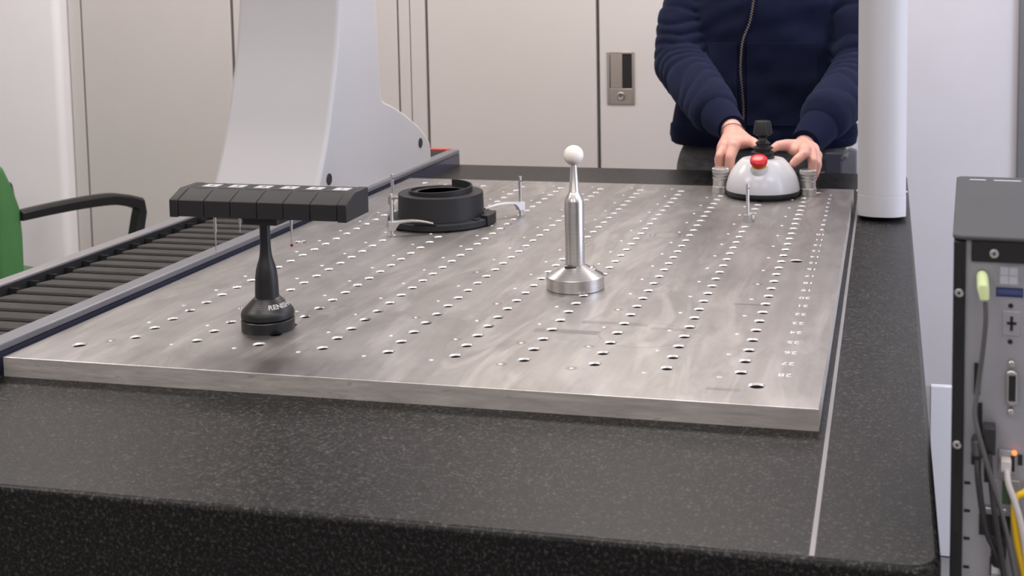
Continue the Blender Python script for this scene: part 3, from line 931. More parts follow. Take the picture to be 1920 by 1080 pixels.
stylus('long steel stylus hanging under the rack, nearest the bellows', 0.0852, 0.089, 0.1738, 0.1440, 0.1105, 0.0022, 0.0009, 'ceramic', 0.0016)
stylus('short steel stylus hanging under the rack beside its stem', 0.1268, 0.089, 0.1738, 0.1560, 0.1440, 0.0017, 0.0006, 'ceramic', 0.0012)
stylus('steel stylus with a ruby tip hanging under the rack', 0.2118, 0.089, 0.1738, 0.1530, 0.1245, 0.0021, 0.0009, 'ruby', 0.0024)

# ------------------------------------------------------------------ reference sphere on its stand
BX, BY = 0.5736, 0.3996
rs = thing('reference_sphere', 'white ceramic ball on a turned steel stand', 'ball stand', (BX, BY, 0))
MB().lathe([(0.0478, 0.0), (0.0490, 0.0010), (0.0490, 0.0215), (0.0484, 0.0222), (0.0185, 0.0395), (0.0178, 0.0400), (0.0160, 0.0385)], n=72).build('stand_base', 'turned', rs)
MB().lathe([(0.0160, 0.034), (0.0165, 0.0405), (0.0165, 0.1480), (0.0162, 0.1500), (0.0098, 0.1630), (0.0088, 0.1645), (0.0054, 0.2080), (0.0040, 0.2140)], n=48).build('stand_shaft', 'turned', rs)
MB().ball((0, 0, 0.2262), 0.0170, 40, 24).build('ball', 'ceramic', rs)
# inclined clamping screw seat and a shallow slot in the cone
ax = Vector((0.86, 0.12, 0.5)).normalized()
e1 = ax.cross(Vector((0, 0, 1))).normalized()
e2 = e1.cross(ax)
c0 = Vector((0.0322, 0.0100, 0.0288))
for nm, pr, mt in (('screw_seat', [(0.0098, -0.004), (0.0098, 0.0010), (0.0088, 0.0014), (0.0072, 0.0008)], 'turned'),
                   ('clamp_screw', [(0.0044, 0.0000), (0.0044, 0.0014), (0.0038, 0.0018), (0.0020, 0.0018), (0.0018, 0.0008)], 'steel')):
    MB().loft([[c0 + ax * h_ + (e1 * math.cos(2 * PI * q / 28) + e2 * math.sin(2 * PI * q / 28)) * r_ for q in range(28)] for r_, h_ in pr]).build(nm, mt, rs)
MB().loft([[(-0.0035 + 0.0105 * math.cos(2 * PI * q / 24), -0.0175 + 0.0042 * math.sin(2 * PI * q / 24), z_) for q in range(24)] for z_ in (0.0365, 0.0399)]).build('shaft_notch', 'black_matt', rs, smooth=0)

# ------------------------------------------------------------------ black ring component
KX, KY = 0.1530, 0.8967
bk = thing('ring_component', 'black round plastic part with a stepped spiral collar, clamped to the plate', 'ring part', (KX, KY, 0))
MB().lathe([(0.100, 0.0), (0.1115, 0.0010), (0.1140, 0.0030), (0.1140, 0.0140), (0.1125, 0.0160), (0.093, 0.0170)], n=96).build('flange', 'black_matt', bk)
MB().lathe([(0.0925, 0.0165), (0.0918, 0.0200), (0.0905, 0.0650), (0.0895, 0.0660), (0.0690, 0.0660)], n=96).build('drum', 'black_matt', bk)
n = 96
A0 = math.radians(88)
vs, fs = [], []
for i in range(n + 1):
    u = i / n
    a = A0 - 2 * PI * u
    ht = 0.0830 - 0.0155 * u
    for r_, z_ in ((0.0680, 0.060), (0.0680, ht - 0.0006), (0.0674, ht), (0.0650, ht), (0.0644, ht - 0.0006), (0.0644, 0.060)):
        vs.append((r_ * math.cos(a), r_ * math.sin(a), z_))
for i in range(n):
    for k_ in range(5):
        q = i * 6 + k_
        fs.append((q, q + 1, q + 7, q + 6))
fs += [(0, 1, 2, 3, 4, 5), tuple(n * 6 + q for q in (5, 4, 3, 2, 1, 0))]
MB().add(vs, fs).build('spiral_collar', 'black_matt', bk, smooth=40)
MB().lathe([(0.0640, 0.0662), (0.0600, 0.0668), (0.0520, 0.0685), (0.0500, 0.0680), (0.0490, 0.0662)], n=64).build('inner_ring', 'black', bk)
# flange lug and small lugs
lug = MB()
pts = []
for a in range(-14, 22, 4):
    a_ = math.radians(a)
    pts.append((0.1175 * math.cos(a_), 0.1175 * math.sin(a_)))
inn = [(0.098 * math.cos(math.radians(a)), 0.098 * math.sin(math.radians(a))) for a in range(18, -16, -4)]
lug.prism(pts + inn, lambda a, b_, w: (a, b_, w), 0.0010, 0.0225)
lug.build('flange_lug', 'black_matt', bk, None, 0.0012)
MB().box(0.086, 0.100, -0.052, -0.040, 0.0163, 0.0195).build('flange_clip', 'black', bk, None, 0.001)
MB().box(-0.020, 0.030, -0.1145, -0.108, 0.0165, 0.0178).build('flange_clip', 'black', bk, None, 0.0005)


# ------------------------------------------------------------------ steel clamp posts in the plate holes
def post(label, x, y, h, zc, tipx, tipy, tipz, bw=0.0075):
    t_ = thing('clamp_post', label, 'clamp', (x, y, 0), group='steel clamp posts standing in the plate holes')
    MB().lathe([(0.0060, -0.020), (0.0036, -0.002), (0.0036, h - 0.0012), (0.0026, h)], 0, 0, 20).build('pin', 'pin', t_)
    MB().ball((0.0028, -0.0024, h - 0.010), 0.0014, 10, 8).build('cross_hole', 'gap', t_)
    d = Vector((tipx - x, tipy - y, 0))
    ln = d.length
    d.normalize()
    s_ = Vector((-d.y, d.x, 0))
    cl = MB()
    # collar block, then a thin arched finger
    rings = []
    for u, hw, za, zb in ((-0.0075, bw, zc - 0.015, zc + 0.004), (0.0060, bw, zc - 0.015, zc + 0.004), (0.0095, bw * 0.95, zc - 0.008, zc + 0.0040)):
        rings.append([d * u + s_ * hw + Vector((0, 0, za)), d * u - s_ * hw + Vector((0, 0, za)), d * u - s_ * hw + Vector((0, 0, zb)), d * u + s_ * hw + Vector((0, 0, zb))])
    N = 12
    for i in range(1, N + 1):
        u = i / N
        q = 0.0095 + (ln - 0.0095) * u
        zt = zc + 0.004 + (tipz - zc - 0.001) * u + 0.0045 * math.sin(PI * u)
        th_ = 0.0052 - 0.0022 * u
        hw = bw * 0.95 - 0.003 * u
        rings.append([d * q + s_ * hw + Vector((0, 0, zt - th_)), d * q - s_ * hw + Vector((0, 0, zt - th_)), d * q - s_ * hw + Vector((0, 0, zt)), d * q + s_ * hw + Vector((0, 0, zt))])
    cl.loft(rings).build('clamp_arm', 'pin', t_, None, 0.0006)
    return t_


post('steel post with a clamp finger on the near rim of the black ring', 0.1000, 0.7500, 0.0860, 0.0250, 0.1760, 0.7860, 0.0185)
post('steel post mostly hidden behind the other post left of the black ring', 0.0000, 1.0000, 0.0845, 0.0300, 0.0660, 0.9700, 0.0190)
post('steel post clamping the black ring from the side facing the steel ball', 0.3000, 1.0000, 0.0862, 0.0265, 0.2400, 0.9280, 0.0245)
post('lone steel post with a small clamp block in front of the white controller', 0.8000, 1.0000, 0.0830, 0.0130, 0.8080, 1.0300, 0.0060)

# ------------------------------------------------------------------ joystick controller
JX, JY = 0.8005, 1.3238
jc = thing('joystick_controller', 'pale grey domed controller with a black joystick and red stop button', 'controller', (JX, JY, 0))
MB().lathe([(0.079, 0.0), (0.0800, 0.0010), (0.0862, 0.0070), (0.0875, 0.0110), (0.0875, 0.0150), (0.080, 0.0156)], n=80).build('base_ring', 'rubber', jc)
MB().lathe([(0.0866, 0.0152), (0.0868, 0.0180), (0.0850, 0.0300), (0.0815, 0.0430), (0.0760, 0.0560), (0.0690, 0.0670), (0.0610, 0.0770), (0.0535, 0.0850), (0.0490, 0.0885), (0.0440, 0.0895), (0.0300, 0.0897)], n=80).build('dome', 'dome', jc, smooth=60)
# black ribbed bellows and knob
MB().lathe([(0.0270, 0.0890), (0.0280, 0.0930), (0.0230, 0.0965), (0.0225, 0.0985), (0.0268, 0.1010), (0.0268, 0.1045), (0.0195, 0.1080), (0.0190, 0.1100), (0.0238, 0.1125), (0.0238, 0.1155), (0.0150, 0.1190),
            (0.0148, 0.1210), (0.0172, 0.1235), (0.0172, 0.1265), (0.0110, 0.1310), (0.0085, 0.1380), (0.0085, 0.1420)], n=48).build('bellows_boot', 'rubber', jc)
kn_ = []
for r_, z_ in ((0.0080, 0.1380), (0.0110, 0.1400), (0.0215, 0.1465), (0.0228, 0.1485), (0.0226, 0.1510), (0.0190, 0.1750), (0.0180, 0.1772), (0.0160, 0.1778)):
    kn_.append([(r_ * (1 - (0.05 if (q // 2) % 2 and r_ > 0.016 else 0)) * math.cos(2 * PI * q / 72), r_ * (1 - (0.05 if (q // 2) % 2 and r_ > 0.016 else 0)) * math.sin(2 * PI * q / 72), z_) for q in range(72)])
MB().loft(kn_).build('joystick_knob', 'black', jc, smooth=30)
# red mushroom stop button leaning out of the front of the dome
ax = Vector((0.0, -0.50, 0.866)).normalized()
e1 = Vector((1, 0, 0))
e2 = ax.cross(e1)
c0 = Vector((0.798 - JX, 1.262 - JY, 0.0795))


def turned(pr, n_=40):
    return MB().loft([[c0 + ax * h_ + (e1 * math.cos(2 * PI * q / n_) + e2 * math.sin(2 * PI * q / n_)) * r_ for q in range(n_)] for r_, h_ in pr])


turned([(0.0262, -0.034), (0.0225, -0.012), (0.0200, 0.0005), (0.0192, 0.0022), (0.0165, 0.0022)]).build('button_socket', 'dome', jc)
turned([(0.0178, 0.0020), (0.0182, 0.0036), (0.0160, 0.0042)]).build('button_ring', 'yellow', jc)
turned([(0.0135, 0.0020), (0.0135, 0.0100)]).build('button_neck', 'rubber', jc)
rb = turned([(0.0150, 0.0070), (0.0185, 0.0085), (0.0200, 0.0120), (0.0206, 0.0165), (0.0196, 0.0205), (0.0165, 0.0232), (0.0090, 0.0246), (0.0010, 0.0250)])
rb = rb.build('stop_button', 'red', jc, label='red mushroom push button')
lab = text_mesh('STOP', 0.0095, 0.0002)
mw = Matrix((e1, e2, ax)).transposed().to_4x4()
mw.translation = c0 + ax * 0.0240
for v in lab.vertices:
    v.co.z -= 0.10 * v.co.x ** 2 * 100
lab.transform(mw)
put('button_print', lab, 'text_white', rb, smooth=0)


# ------------------------------------------------------------------ knurled steel standoffs
def knurl(label, x, y):
    t_ = thing('knurled_standoff', label, 'standoff', (x, y, 0), group='knurled steel standoffs beside the controller')
    R_ = 0.0198
    nn = 96

    def kr(r_, z_):
        return [(r_ * (0.972 if q % 2 else 1) * math.cos(2 * PI * q / nn), r_ * (0.972 if q % 2 else 1) * math.sin(2 * PI * q / nn), z_) for q in range(nn)]
    MB().loft([kr(R_ * 0.97, 0.0), kr(R_, 0.0012), kr(R_, 0.0160), kr(R_ * 0.97, 0.0170)]).build('knurled_foot', 'pin', t_, smooth=0)
    MB().lathe([(0.0185, 0.0165), (0.0185, 0.0330), (0.0198, 0.0345), (0.0198, 0.0395), (0.0160, 0.0405), (0.0160, 0.0430), (0.0198, 0.0440), (0.0198, 0.0470), (0.0165, 0.0480), (0.0165, 0.0500)], n=48).build('body', 'steel', t_)
    MB().loft([kr(R_ * 0.98, 0.0495), kr(R_ * 1.02, 0.0505), kr(R_ * 1.02, 0.0590), kr(R_ * 0.95, 0.0606), [(q[0] * 0.8, q[1] * 0.8, 0.0600) for q in kr(R_, 0)]]).build('knurled_cap', 'pin', t_, smooth=25)


knurl('knurled steel standoff beside the controller, under the hand with the bracelet', 0.6976, 1.3454)
knurl('knurled steel standoff beside the controller, nearer the white column', 0.9044, 1.3483)

# ------------------------------------------------------------------ green chair behind the guideway
CA = math.atan2(0.95, 0.297)
ch = thing('office_chair', 'green shell chair with a black loop armrest behind the guideway', 'chair', (-1.548, 1.75, FLOOR), CA)
zl = lambda z: z - FLOOR
# shell: side outline (along, z) thick in its own depth; the chair faces +x of its own frame
yw0, yw1 = -0.01, 0.73
out = [(-0.056, -0.048), (-0.027, -0.110), (-0.005, -0.180), (0.000, -0.265), (-0.001, -0.38), (0.03, -0.47)]
rings = []
for yy, sh in ((yw0, 0.0), (yw0 + 0.05, -0.02), (0.14, -0.035), (0.26, -0.04), (0.38, -0.035), (yw1 - 0.05, -0.02), (yw1, 0.0)):
    top = 0.0 if yy in (yw0, yw1) else 0.05
    rings.append([(a + sh, yy, zl(z_) + (top if i == 0 else 0)) for i, (a, z_) in enumerate(out)] + [(a + sh - 0.085, yy, zl(z_) + (top if i == len(out) - 1 else 0)) for i, (a, z_) in enumerate(out[::-1])])
MB().loft(rings).build('backrest', 'green', ch, None, 0.012, 3, 50)
MB().prism(rrect(0.0, 0.36, 0.02, 0.70, 0.06), lambda a, b_, w: (a, b_, w), zl(-0.55), zl(-0.49)).build('seat', 'green', ch, None, 0.015, 3)


def arm(yo):
    path = smoothpath([(-0.010, yo, zl(-0.203)), (0.092, yo, zl(-0.200)), (0.215, yo, zl(-0.200)), (0.330, yo, zl(-0.206)), (0.405, yo, zl(-0.224))], 6)
    m_ = MB()
    rings_ = []
    for i, q in enumerate(path):
        u = i / (len(path) - 1)
        hh = 0.0165 + 0.004 * u
        rings_.append([(q.x, q.y + b_ * 1.0, q.z + a) for a, b_ in ((-hh, -0.020), (-hh, 0.020), (hh * 0.6, 0.026), (hh, 0.012), (hh, -0.012), (hh * 0.6, -0.026))])
    # turn down to the seat
    for x_, z_, w in ((0.445, -0.240, 0.021), (0.446, -0.275, 0.021), (0.433, -0.33, 0.019), (0.416, -0.39, 0.018), (0.330, -0.53, 0.018)):
        a = 0.55 if z_ > -0.25 else 1.25 if z_ > -0.29 else 1.6
        ca, sa = math.cos(a), math.sin(a)
        rings_.append([(x_ + sa * p_, yo + b_, zl(z_) + ca * p_) for p_, b_ in ((-w, -0.020), (-w, 0.020), (w * 0.6, 0.026), (w, 0.012), (w, -0.012), (w * 0.6, -0.026))])
    m_.loft(rings_)
    return m_


for yo in (0.0, 0.72):
    arm(yo).build('armrest', 'black', ch, None, 0.003, 2, 45)
MB().lathe([(0.03, zl(-0.83)), (0.03, zl(-0.55))], 0.22, 0.26, 24).build('post', 'black', ch)
for q in range(5):
    a = 2 * PI * q / 5
    e_ = (0.22 + 0.28 * math.cos(a), 0.26 + 0.28 * math.sin(a))
    MB().tube([(0.22, 0.26, 0.085), (e_[0], e_[1], 0.065)], [0.022, 0.015], 10).build('foot_spoke', 'black', ch)
    MB().ball((e_[0], e_[1], 0.028), 0.028, 14, 10).build('caster', 'rubber', ch)


# ------------------------------------------------------------------ person in the navy hoodie
def remesh(mb, name, voxel, smooth_it):
    me = mb.mesh(name)
    o_ = bpy.data.objects.new(name, me)
    COL.objects.link(o_)
    md = o_.modifiers.new('r', 'REMESH')
    md.mode, md.voxel_size = 'VOXEL', voxel
    if smooth_it:
        ms = o_.modifiers.new('s', 'SMOOTH')
        ms.iterations, ms.factor = smooth_it, 0.5
    bpy.context.view_layer.update()
    out_ = bpy.data.meshes.new_from_object(o_.evaluated_get(bpy.context.evaluated_depsgraph_get()))
    bpy.data.objects.remove(o_)
    out_.name = name
    out_.shade_smooth()
    return out_


pe = thing('person', 'person in a navy zip hoodie and grey jeans with both hands on the controller', 'person', (0.73, 2.12, FLOOR))
off = Vector((0.73, 2.12, FLOOR))


def shift(me):
    me.transform(Matrix.Translation(-off))
    return me


SH_R, EL_R, WR_R = (0.535, 2.13, 0.50), (0.494, 2.00, 0.262), (0.700, 1.555, 0.126)
SH_L, EL_L, WR_L = (0.955, 2.13, 0.50), (1.012, 2.00, 0.245), (0.884, 1.555, 0.090)

bd = MB()
# trunk, neck, head
bd.ball((0.730, 2.13, 0.02), 0.17, 20, 14, (0.95, 0.62, 0.75)).ball((0.730, 2.13, 0.32), 0.17, 20, 14, (1.0, 0.62, 1.4))
bd.capsule((0.730, 2.12, 0.50), (0.728, 2.085, 0.62), 0.06, 0.056)
bd.ball((0.726, 2.055, 0.735), 0.1, 24, 18, (0.76, 0.95, 1.16))
bd.ball((0.726, 1.995, 0.665), 0.045, 16, 12, (1.0, 0.8, 0.8))
bd.capsule((0.726, 1.958, 0.735), (0.726, 1.945, 0.705), 0.011, 0.016)          # nose
for s_ in (-1, 1):
    bd.ball((0.726 + s_ * 0.079, 2.07, 0.725), 0.03, 12, 10, (0.35, 0.6, 1.0))  # ears
bd.capsule((0.708, 1.962, 0.668), (0.744, 1.962, 0.668), 0.006, 0.006)          # mouth
for SH, EL, WR in ((SH_R, EL_R, WR_R), (SH_L, EL_L, WR_L)):
    bd.capsule(SH, EL, 0.050, 0.040).capsule(EL, WR, 0.042, 0.027)
for s_ in (-1, 1):
    bd.capsule((0.730 + s_ * 0.09, 2.13, -0.03), (0.730 + s_ * 0.10, 2.11, -0.45), 0.08, 0.055)
    bd.capsule((0.730 + s_ * 0.10, 2.11, -0.45), (0.730 + s_ * 0.105, 2.14, -0.82), 0.055, 0.035)
    bd.capsule((0.730 + s_ * 0.105, 2.14, -0.86), (0.730 + s_ * 0.115, 2.00, -0.875), 0.03, 0.02)


def finger(pts, rads):
    for a, b_, ra, rb_ in zip(pts, pts[1:], rads, rads[1:]):
        bd.capsule(a, b_, ra, rb_, 14)


# right hand (with the bracelet): palm over the side of the dome, fingers curled down outside
WB = (0.705, 1.540, 0.124)
kn_r = [(0.7215, 1.405, 0.103), (0.6990, 1.426, 0.100), (0.6900, 1.448, 0.094), (0.6850, 1.472, 0.086)]
for q, w in zip(kn_r, (0.0165, 0.0165, 0.0160, 0.0150)):
    bd.capsule(WB, q, 0.022, w, 14)
bd.capsule(WB, (0.745, 1.470, 0.108), 0.021, 0.018, 14)
bd.ball((0.722, 1.470, 0.110), 0.034, 18, 12, (1.2, 1.5, 0.66))
finger([kn_r[0], (0.7165, 1.380, 0.080), (0.7150, 1.382, 0.052), (0.7170, 1.392, 0.032)], [0.0152, 0.0130, 0.0120, 0.0096])
finger([kn_r[1], (0.6890, 1.398, 0.080), (0.6868, 1.398, 0.050), (0.6950, 1.404, 0.026)], [0.0146, 0.0118, 0.0108, 0.0090])
finger([kn_r[2], (0.6820, 1.428, 0.066), (0.6850, 1.428, 0.040), (0.6960, 1.434, 0.018)], [0.0140, 0.0112, 0.0100, 0.0084])
finger([kn_r[3], (0.6830, 1.462, 0.058), (0.6890, 1.460, 0.036), (0.6990, 1.462, 0.016)], [0.0125, 0.0098, 0.0088, 0.0076])
finger([(0.738, 1.478, 0.108), (0.757, 1.446, 0.111), (0.772, 1.421, 0.110), (0.780, 1.404, 0.104)], [0.0180, 0.0145, 0.0122, 0.0095])
# left hand
WC = (0.8800, 1.540, 0.090)
kn_l = [(0.8930, 1.405, 0.0990), (0.9050, 1.425, 0.0930), (0.9140, 1.448, 0.0840), (0.9180, 1.472, 0.0760)]
for q, w in zip(kn_l, (0.0160, 0.0160, 0.0155, 0.0145)):
    bd.capsule(WC, q, 0.022, w, 14)
bd.capsule(WC, (0.858, 1.470, 0.096), 0.021, 0.0170, 14)
bd.ball((0.885, 1.468, 0.092), 0.034, 18, 12, (1.2, 1.5, 0.66))
finger([kn_l[0], (0.8930, 1.368, 0.0930), (0.8790, 1.356, 0.0820), (0.8705, 1.3545, 0.0735)], [0.0146, 0.0122, 0.0118, 0.0104])
finger([kn_l[1], (0.9135, 1.392, 0.0740), (0.9120, 1.388, 0.0470), (0.9050, 1.392, 0.0260)], [0.0150, 0.0118, 0.0106, 0.0088])
finger([kn_l[2], (0.9210, 1.424, 0.0630), (0.9175, 1.420, 0.0400), (0.9090, 1.424, 0.0180)], [0.0142, 0.0112, 0.0102, 0.0084])
finger([kn_l[3], (0.9220, 1.458, 0.0540), (0.9170, 1.452, 0.0340), (0.9080, 1.454, 0.0150)], [0.0128, 0.0100, 0.0090, 0.0076])
finger([(0.866, 1.476, 0.097), (0.846, 1.446, 0.104), (0.828, 1.424, 0.105), (0.817, 1.408, 0.100)], [0.0180, 0.0148, 0.0124, 0.0096])
me = shift(remesh(bd, 'body', 0.0027, 4))
put('body', me, 'skin', pe, smooth=0).data.shade_smooth()
MB().ball((0.8662, 1.3465, 0.0745), 0.0060, 14, 10, (0.85, 0.5, 1.0)).build('fingernail', 'nail', pe, off)
bw = MB()
ring = []
axw = (Vector(WB) - Vector(kn_r[0])).normalized()
e1 = axw.cross(Vector((0, 0, 1))).normalized()
e2 = e1.cross(axw)
cw = Vector((0.7065, 1.522, 0.1215))
bw.tube([cw + e1 * 0.0300 * math.cos(2 * PI * q / 36) + e2 * 0.0250 * math.sin(2 * PI * q / 36) for q in range(37)], 0.0014, 8)
bw.build('bracelet', 'cord', pe, off)
MB().ball((0.726, 2.075, 0.765), 0.1, 24, 16, (0.83, 0.98, 1.0)).build('hair', 'hair', pe, off)
for s_ in (-1, 1):
    MB().ball((0.726 + s_ * 0.030, 1.970, 0.742), 0.010, 14, 10).build('eye', 'eye', pe, off)
    MB().loft([[(0.730 + s_ * 0.11 + a * w, 2.06 + b_ * 1.0, z_) for a, b_ in rrect(-0.05, 0.05, -0.14, 0.13, 0.045)] for z_, w in ((FLOOR, 1.0), (FLOOR + 0.05, 0.95), (FLOOR + 0.09, 0.7))]).build('shoe', 'shoe', pe, off, 0.01)

# hoodie: trunk rings, sleeves, hood, joined by a voxel skin, then folded
hd = MB()


def trunk_ring(cx, cy, hw, hdp, z, n_=40, e=2.6):
    o_ = []
    for q in range(n_):
        a = 2 * PI * q / n_
        c_, s__ = math.cos(a), math.sin(a)
        o_.append((cx + hw * math.copysign(abs(c_) ** (2 / e), c_), cy + hdp * math.copysign(abs(s__) ** (2 / e), s__), z))
    return o_


hd.loft([trunk_ring(*q) for q in ((0.725, 2.115, 0.262, 0.148, 0.030), (0.725, 2.115, 0.275, 0.156, 0.040), (0.725, 2.115, 0.268, 0.152, 0.085), (0.726, 2.112, 0.262, 0.150, 0.130),
                                  (0.727, 2.115, 0.252, 0.150, 0.22), (0.728, 2.118, 0.242, 0.150, 0.32), (0.730, 2.120, 0.236, 0.148, 0.43),
                                  (0.732, 2.125, 0.215, 0.130, 0.52), (0.732, 2.130, 0.130, 0.095, 0.58), (0.730, 2.12, 0.075, 0.075, 0.60))])
RF, LF = (0.634, 1.700, 0.158), (0.930, 1.690, 0.150)
hd.capsule(SH_R, (0.492, 2.06, 0.38), 0.078, 0.074).capsule((0.492, 2.06, 0.38), EL_R, 0.074, 0.076).capsule(EL_R, (0.560, 1.865, 0.212), 0.076, 0.074)
hd.capsule((0.560, 1.865, 0.212), RF, 0.074, 0.067)
hd.capsule(SH_L, (0.998, 2.06, 0.38), 0.078, 0.076).capsule((0.998, 2.06, 0.38), EL_L, 0.076, 0.080).capsule(EL_L, (0.975, 1.840, 0.195), 0.078, 0.074)
hd.capsule((0.975, 1.840, 0.195), LF, 0.074, 0.068)
hd.capsule((0.66, 2.17, 0.59), (0.80, 2.17, 0.59), 0.055, 0.055).capsule((0.665, 2.10, 0.585), (0.665, 2.17, 0.59), 0.04, 0.05).capsule((0.795, 2.10, 0.585), (0.795, 2.17, 0.59), 0.04, 0.05)
me = remesh(hd, 'hoodie', 0.0065, 6)
# folds
co = np.empty(len(me.vertices) * 3)
me.vertices.foreach_get('co', co)
co = co.reshape(-1, 3)
nr = np.empty(len(me.vertices) * 3)
me.vertices.foreach_get('normal', nr)
nr = nr.reshape(-1, 3)
chains = [([SH_R, (0.492, 2.06, 0.38), EL_R, (0.560, 1.865, 0.212), RF], 0.075), ([SH_L, (0.998, 2.06, 0.38), EL_L, (0.975, 1.840, 0.195), LF], 0.078)]
disp = np.zeros(len(co))
wsl = np.zeros(len(co))
for pts, R_ in chains:
    P = np.array(pts)
    best = np.full(len(co), 1e9)
    tt = np.zeros(len(co))
    acc = 0.0
    for a, b_ in zip(P, P[1:]):
        d = b_ - a
        ln = np.linalg.norm(d)
        u = np.clip(((co - a) @ d) / ln ** 2, 0, 1)
        ds_ = np.linalg.norm(co - (a + u[:, None] * d), axis=1)
        m_ = ds_ < best
        best[m_] = ds_[m_]
        tt[m_] = acc + u[m_] * ln
        acc += ln
    w = np.clip((R_ * 1.25 - best) / (R_ * 0.25), 0, 1)
    # keep away from the trunk front
    for i in np.nonzero(w > 0)[0]:
        q = Vector(co[i])
        wob = noise.noise(q * 5.0) * 0.9 + noise.noise(q * 11.0) * 0.35
        ph = tt[i] / 0.046 + wob * 2.0 + 0.35 * math.sin(9 * q.x)
        f_ = ph - math.floor(ph)
        ridge = (math.sin(PI * f_) ** 0.8) - 0.62
        tn = (tt[i] - 0.26) / 0.22
        amp = 0.0078 * (0.35 + 0.65 * math.exp(-tn * tn)) * (0.65 + 0.7 * (0.5 + noise.noise(q * 7.0 + Vector((3, 1, 7)))))
        disp[i] += w[i] * ridge * amp
    wsl = np.maximum(wsl, w)
for i in range(len(co)):
    if wsl[i] < 1:
        q = Vector(co[i])
        d1 = noise.noise(Vector((q.x * 7 + q.z * 6, q.y * 3, q.z * 9 - q.x * 4)))
        d2 = noise.noise(Vector((q.x * 16 - q.z * 10, 4.0, q.z * 20)))
        disp[i] += (1 - wsl[i]) * (0.013 * d1 + 0.005 * d2)
co2 = co + nr * disp[:, None]
me.vertices.foreach_set('co', co2.ravel())
me.update()
bvh = BVHTree.FromPolygons([tuple(q) for q in co2], [tuple(f_.vertices) for f_ in me.polygons])
shift(me)
hoodie = put('hoodie', me, 'fleece', pe, smooth=0, label='navy fleece zip hoodie')
me.shade_smooth()


def front(x, z, d=0.003):
    h_ = bvh.ray_cast(Vector((x, 1.5, z)), Vector((0, 1, 0)))
    # skip the sleeves by taking the first hit behind y 1.9
    y0_ = 1.5
    while h_[0] is not None and (h_[0].y < 1.93 or h_[1].y > -0.2):
        y0_ = h_[0].y + 0.002
        h_ = bvh.ray_cast(Vector((x, y0_, z)), Vector((0, 1, 0)))
    return Vector((x, (h_[0].y if h_[0] is not None else 1.97) - d, z))


# zipper: tape and teeth along a gently curved line
zl_ = smoothpath([(0.722, 0, 0.53), (0.7125, 0, 0.447), (0.702, 0, 0.385), (0.683, 0, 0.335), (0.6765, 0, 0.290), (0.675, 0, 0.245), (0.680, 0, 0.190), (0.684, 0, 0.130), (0.682, 0, 0.080), (0.680, 0, 0.040)], 12)
tape, teeth = MB(), MB()
rings = []
for q in zl_:
    a, b_ = front(q.x - 0.011, q.z, 0.0025), front(q.x + 0.011, q.z, 0.0025)
    rings.append([a, b_, b_ + Vector((0, 0.004, 0)), a + Vector((0, 0.004, 0))])
tape.loft(rings)
zt = tape.build('zip_tape', 'rib', hoodie, off)
dist = 0.0
prev = zl_[0]
side = 0
dense = []
for a, b_ in zip(zl_, zl_[1:]):
    for q in range(6):
        dense.append(a.lerp(b_, q / 6))
step = 0.0034
acc = 0
for a, b_ in zip(dense, dense[1:]):
    acc += (b_ - a).length
    if acc >= step:
        acc = 0
        side = 1 - side
        c_ = front(a.x, a.z, 0.0045)
        xo = -0.0028 if side else 0.0002
        teeth.box(c_.x + xo, c_.x + xo + 0.0032, c_.y - 0.0006, c_.y + 0.0025, c_.z - 0.0012, c_.z + 0.0012)
tz = teeth.build('zip_teeth', 'zip', hoodie, off, smooth=0, label='brass zip teeth')
tz['kind'] = 'stuff'
# kangaroo pockets either side of the zip
for xs, nm in ((lambda u, v: 0.694 + u * (0.190 + 0.012 * min(1, v * 1.8) - 0.05 * max(0, v - 0.5)), 'right'), (lambda u, v: 0.664 - u * (0.088 - 0.03 * min(1, v * 1.8)), 'left')):
    nu, nv = 18, 20
    grid = [[front(xs(i / nu, j_ / nv), 0.323 - 0.235 * j_ / nv, 0.0065) for i in range(nu + 1)] for j_ in range(nv + 1)]
    back = [[q + Vector((0, 0.006, 0)) for q in row] for row in grid]
    vs = [q for row in grid for q in row] + [q for row in back for q in row]
    nn = (nu + 1) * (nv + 1)
    fs = []
    idx = lambda i, j_: j_ * (nu + 1) + i
    for j_ in range(nv):
        for i in range(nu):
            fs.append((idx(i, j_), idx(i + 1, j_), idx(i + 1, j_ + 1), idx(i, j_ + 1)))
            fs.append((nn + idx(i, j_), nn + idx(i, j_ + 1), nn + idx(i + 1, j_ + 1), nn + idx(i + 1, j_)))
    bord = [idx(i, 0) for i in range(nu)] + [idx(nu, j_) for j_ in range(nv)] + [idx(i, nv) for i in range(nu, 0, -1)] + [idx(0, j_) for j_ in range(nv, 0, -1)]
    for a, b_ in zip(bord, bord[1:] + bord[:1]):
        fs.append((a, a + nn, b_ + nn, b_))
    MB().add(vs, fs).build('pocket', 'fleece', hoodie, off, smooth=60)


# ribbed cuffs and hem
def cuff(path, radii, ribs=44):
    path = [Vector(q) for q in path]
    rings_ = []
    up = None
    for i, q in enumerate(path):
        d = (path[min(i + 1, len(path) - 1)] - path[max(0, i - 1)]).normalized()
        if up is None:
            up = Vector((0, 0, 1))
        a = d.cross(up).normalized()
        up = a.cross(d).normalized()
        n_ = ribs * 2
        rings_.append([q + (a * math.cos(2 * PI * k_ / n_) + up * math.sin(2 * PI * k_ / n_)) * radii[i] * (1 - 0.018 * (k_ % 2)) for k_ in range(n_)])
    return MB().loft(rings_)


def along(a, b_, n_):
    a, b_ = Vector(a), Vector(b_)
    return [a.lerp(b_, i / n_) for i in range(n_ + 1)]


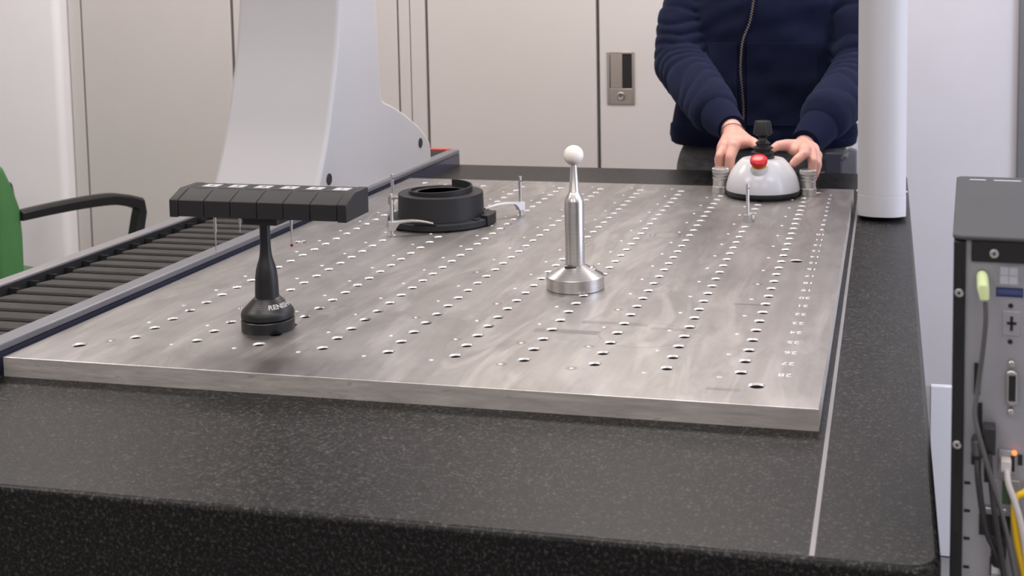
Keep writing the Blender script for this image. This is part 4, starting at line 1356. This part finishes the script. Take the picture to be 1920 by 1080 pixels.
cuff(along((0.620, 1.735, 0.163), (0.699, 1.560, 0.1265), 6), [0.052, 0.054, 0.052, 0.050, 0.046, 0.041, 0.037]).build('cuff', 'rib', hoodie, off, smooth=60)
cuff(along((0.936, 1.720, 0.148), (0.885, 1.555, 0.0930), 6), [0.052, 0.053, 0.051, 0.049, 0.046, 0.042, 0.038]).build('cuff', 'rib', hoodie, off, smooth=60)
hm = []
for z_, g_ in ((0.018, -0.006), (0.024, 0.002), (0.050, 0.006), (0.075, 0.004), (0.082, -0.004)):
    hm.append([(q[0], q[1], z_) for q in trunk_ring(0.725, 2.115, 0.272 + g_, 0.154 + g_, 0, 160)])
MB().loft(hm, True, True).build('hem_band', 'rib', hoodie, off, smooth=60)

# jeans
jm = MB()
jm.loft([trunk_ring(0.726, 2.125, a, b_, z_, 32) for a, b_, z_ in ((0.20, 0.115, 0.06), (0.235, 0.130, 0.03), (0.262, 0.140, -0.05), (0.268, 0.140, -0.12), (0.20, 0.12, -0.17))])
for s_ in (-1, 1):
    jm.capsule((0.726 + s_ * 0.135, 2.125, -0.08), (0.726 + s_ * 0.12, 2.11, -0.46), 0.125, 0.082)
    jm.capsule((0.726 + s_ * 0.12, 2.11, -0.46), (0.726 + s_ * 0.115, 2.13, -0.79), 0.080, 0.066)
me = shift(remesh(jm, 'jeans', 0.009, 5))
co = np.empty(len(me.vertices) * 3)
me.vertices.foreach_get('co', co)
co = co.reshape(-1, 3)
for v in me.vertices:
    q = v.co.copy()
    v.co += v.normal * 0.006 * noise.noise(Vector((q.x * 5, q.y * 5, q.z * 22)))
jeans = put('jeans', me, 'denim', pe, smooth=0, label='faded grey denim jeans')
me.shade_smooth()
MB().box(0.915, 0.962, 1.962, 1.978, -0.080, 0.012).build('belt_pouch', 'pouch', jeans, off, 0.004, 2)
MB().prism([(0.958, -0.09), (0.958, -0.005), (0.968, 0.018), (0.985, 0.026), (1.004, 0.020), (1.004, -0.09)], lambda a, b_, w: (a, w, b_), 1.968, 1.990).build('side_flap', 'denim_light', jeans, off, 0.004, 2)
MB().tube([(0.962, 1.966, -0.006), (0.972, 1.962, 0.004), (0.980, 1.964, 0.014)], [0.006, 0.0075, 0.004], 10).build('cord_lock', 'denim_light', jeans, off)
MB().box(0.895, 0.914, 1.972, 1.984, -0.050, -0.046).build('belt_loop', 'denim_light', jeans, off, 0.001)
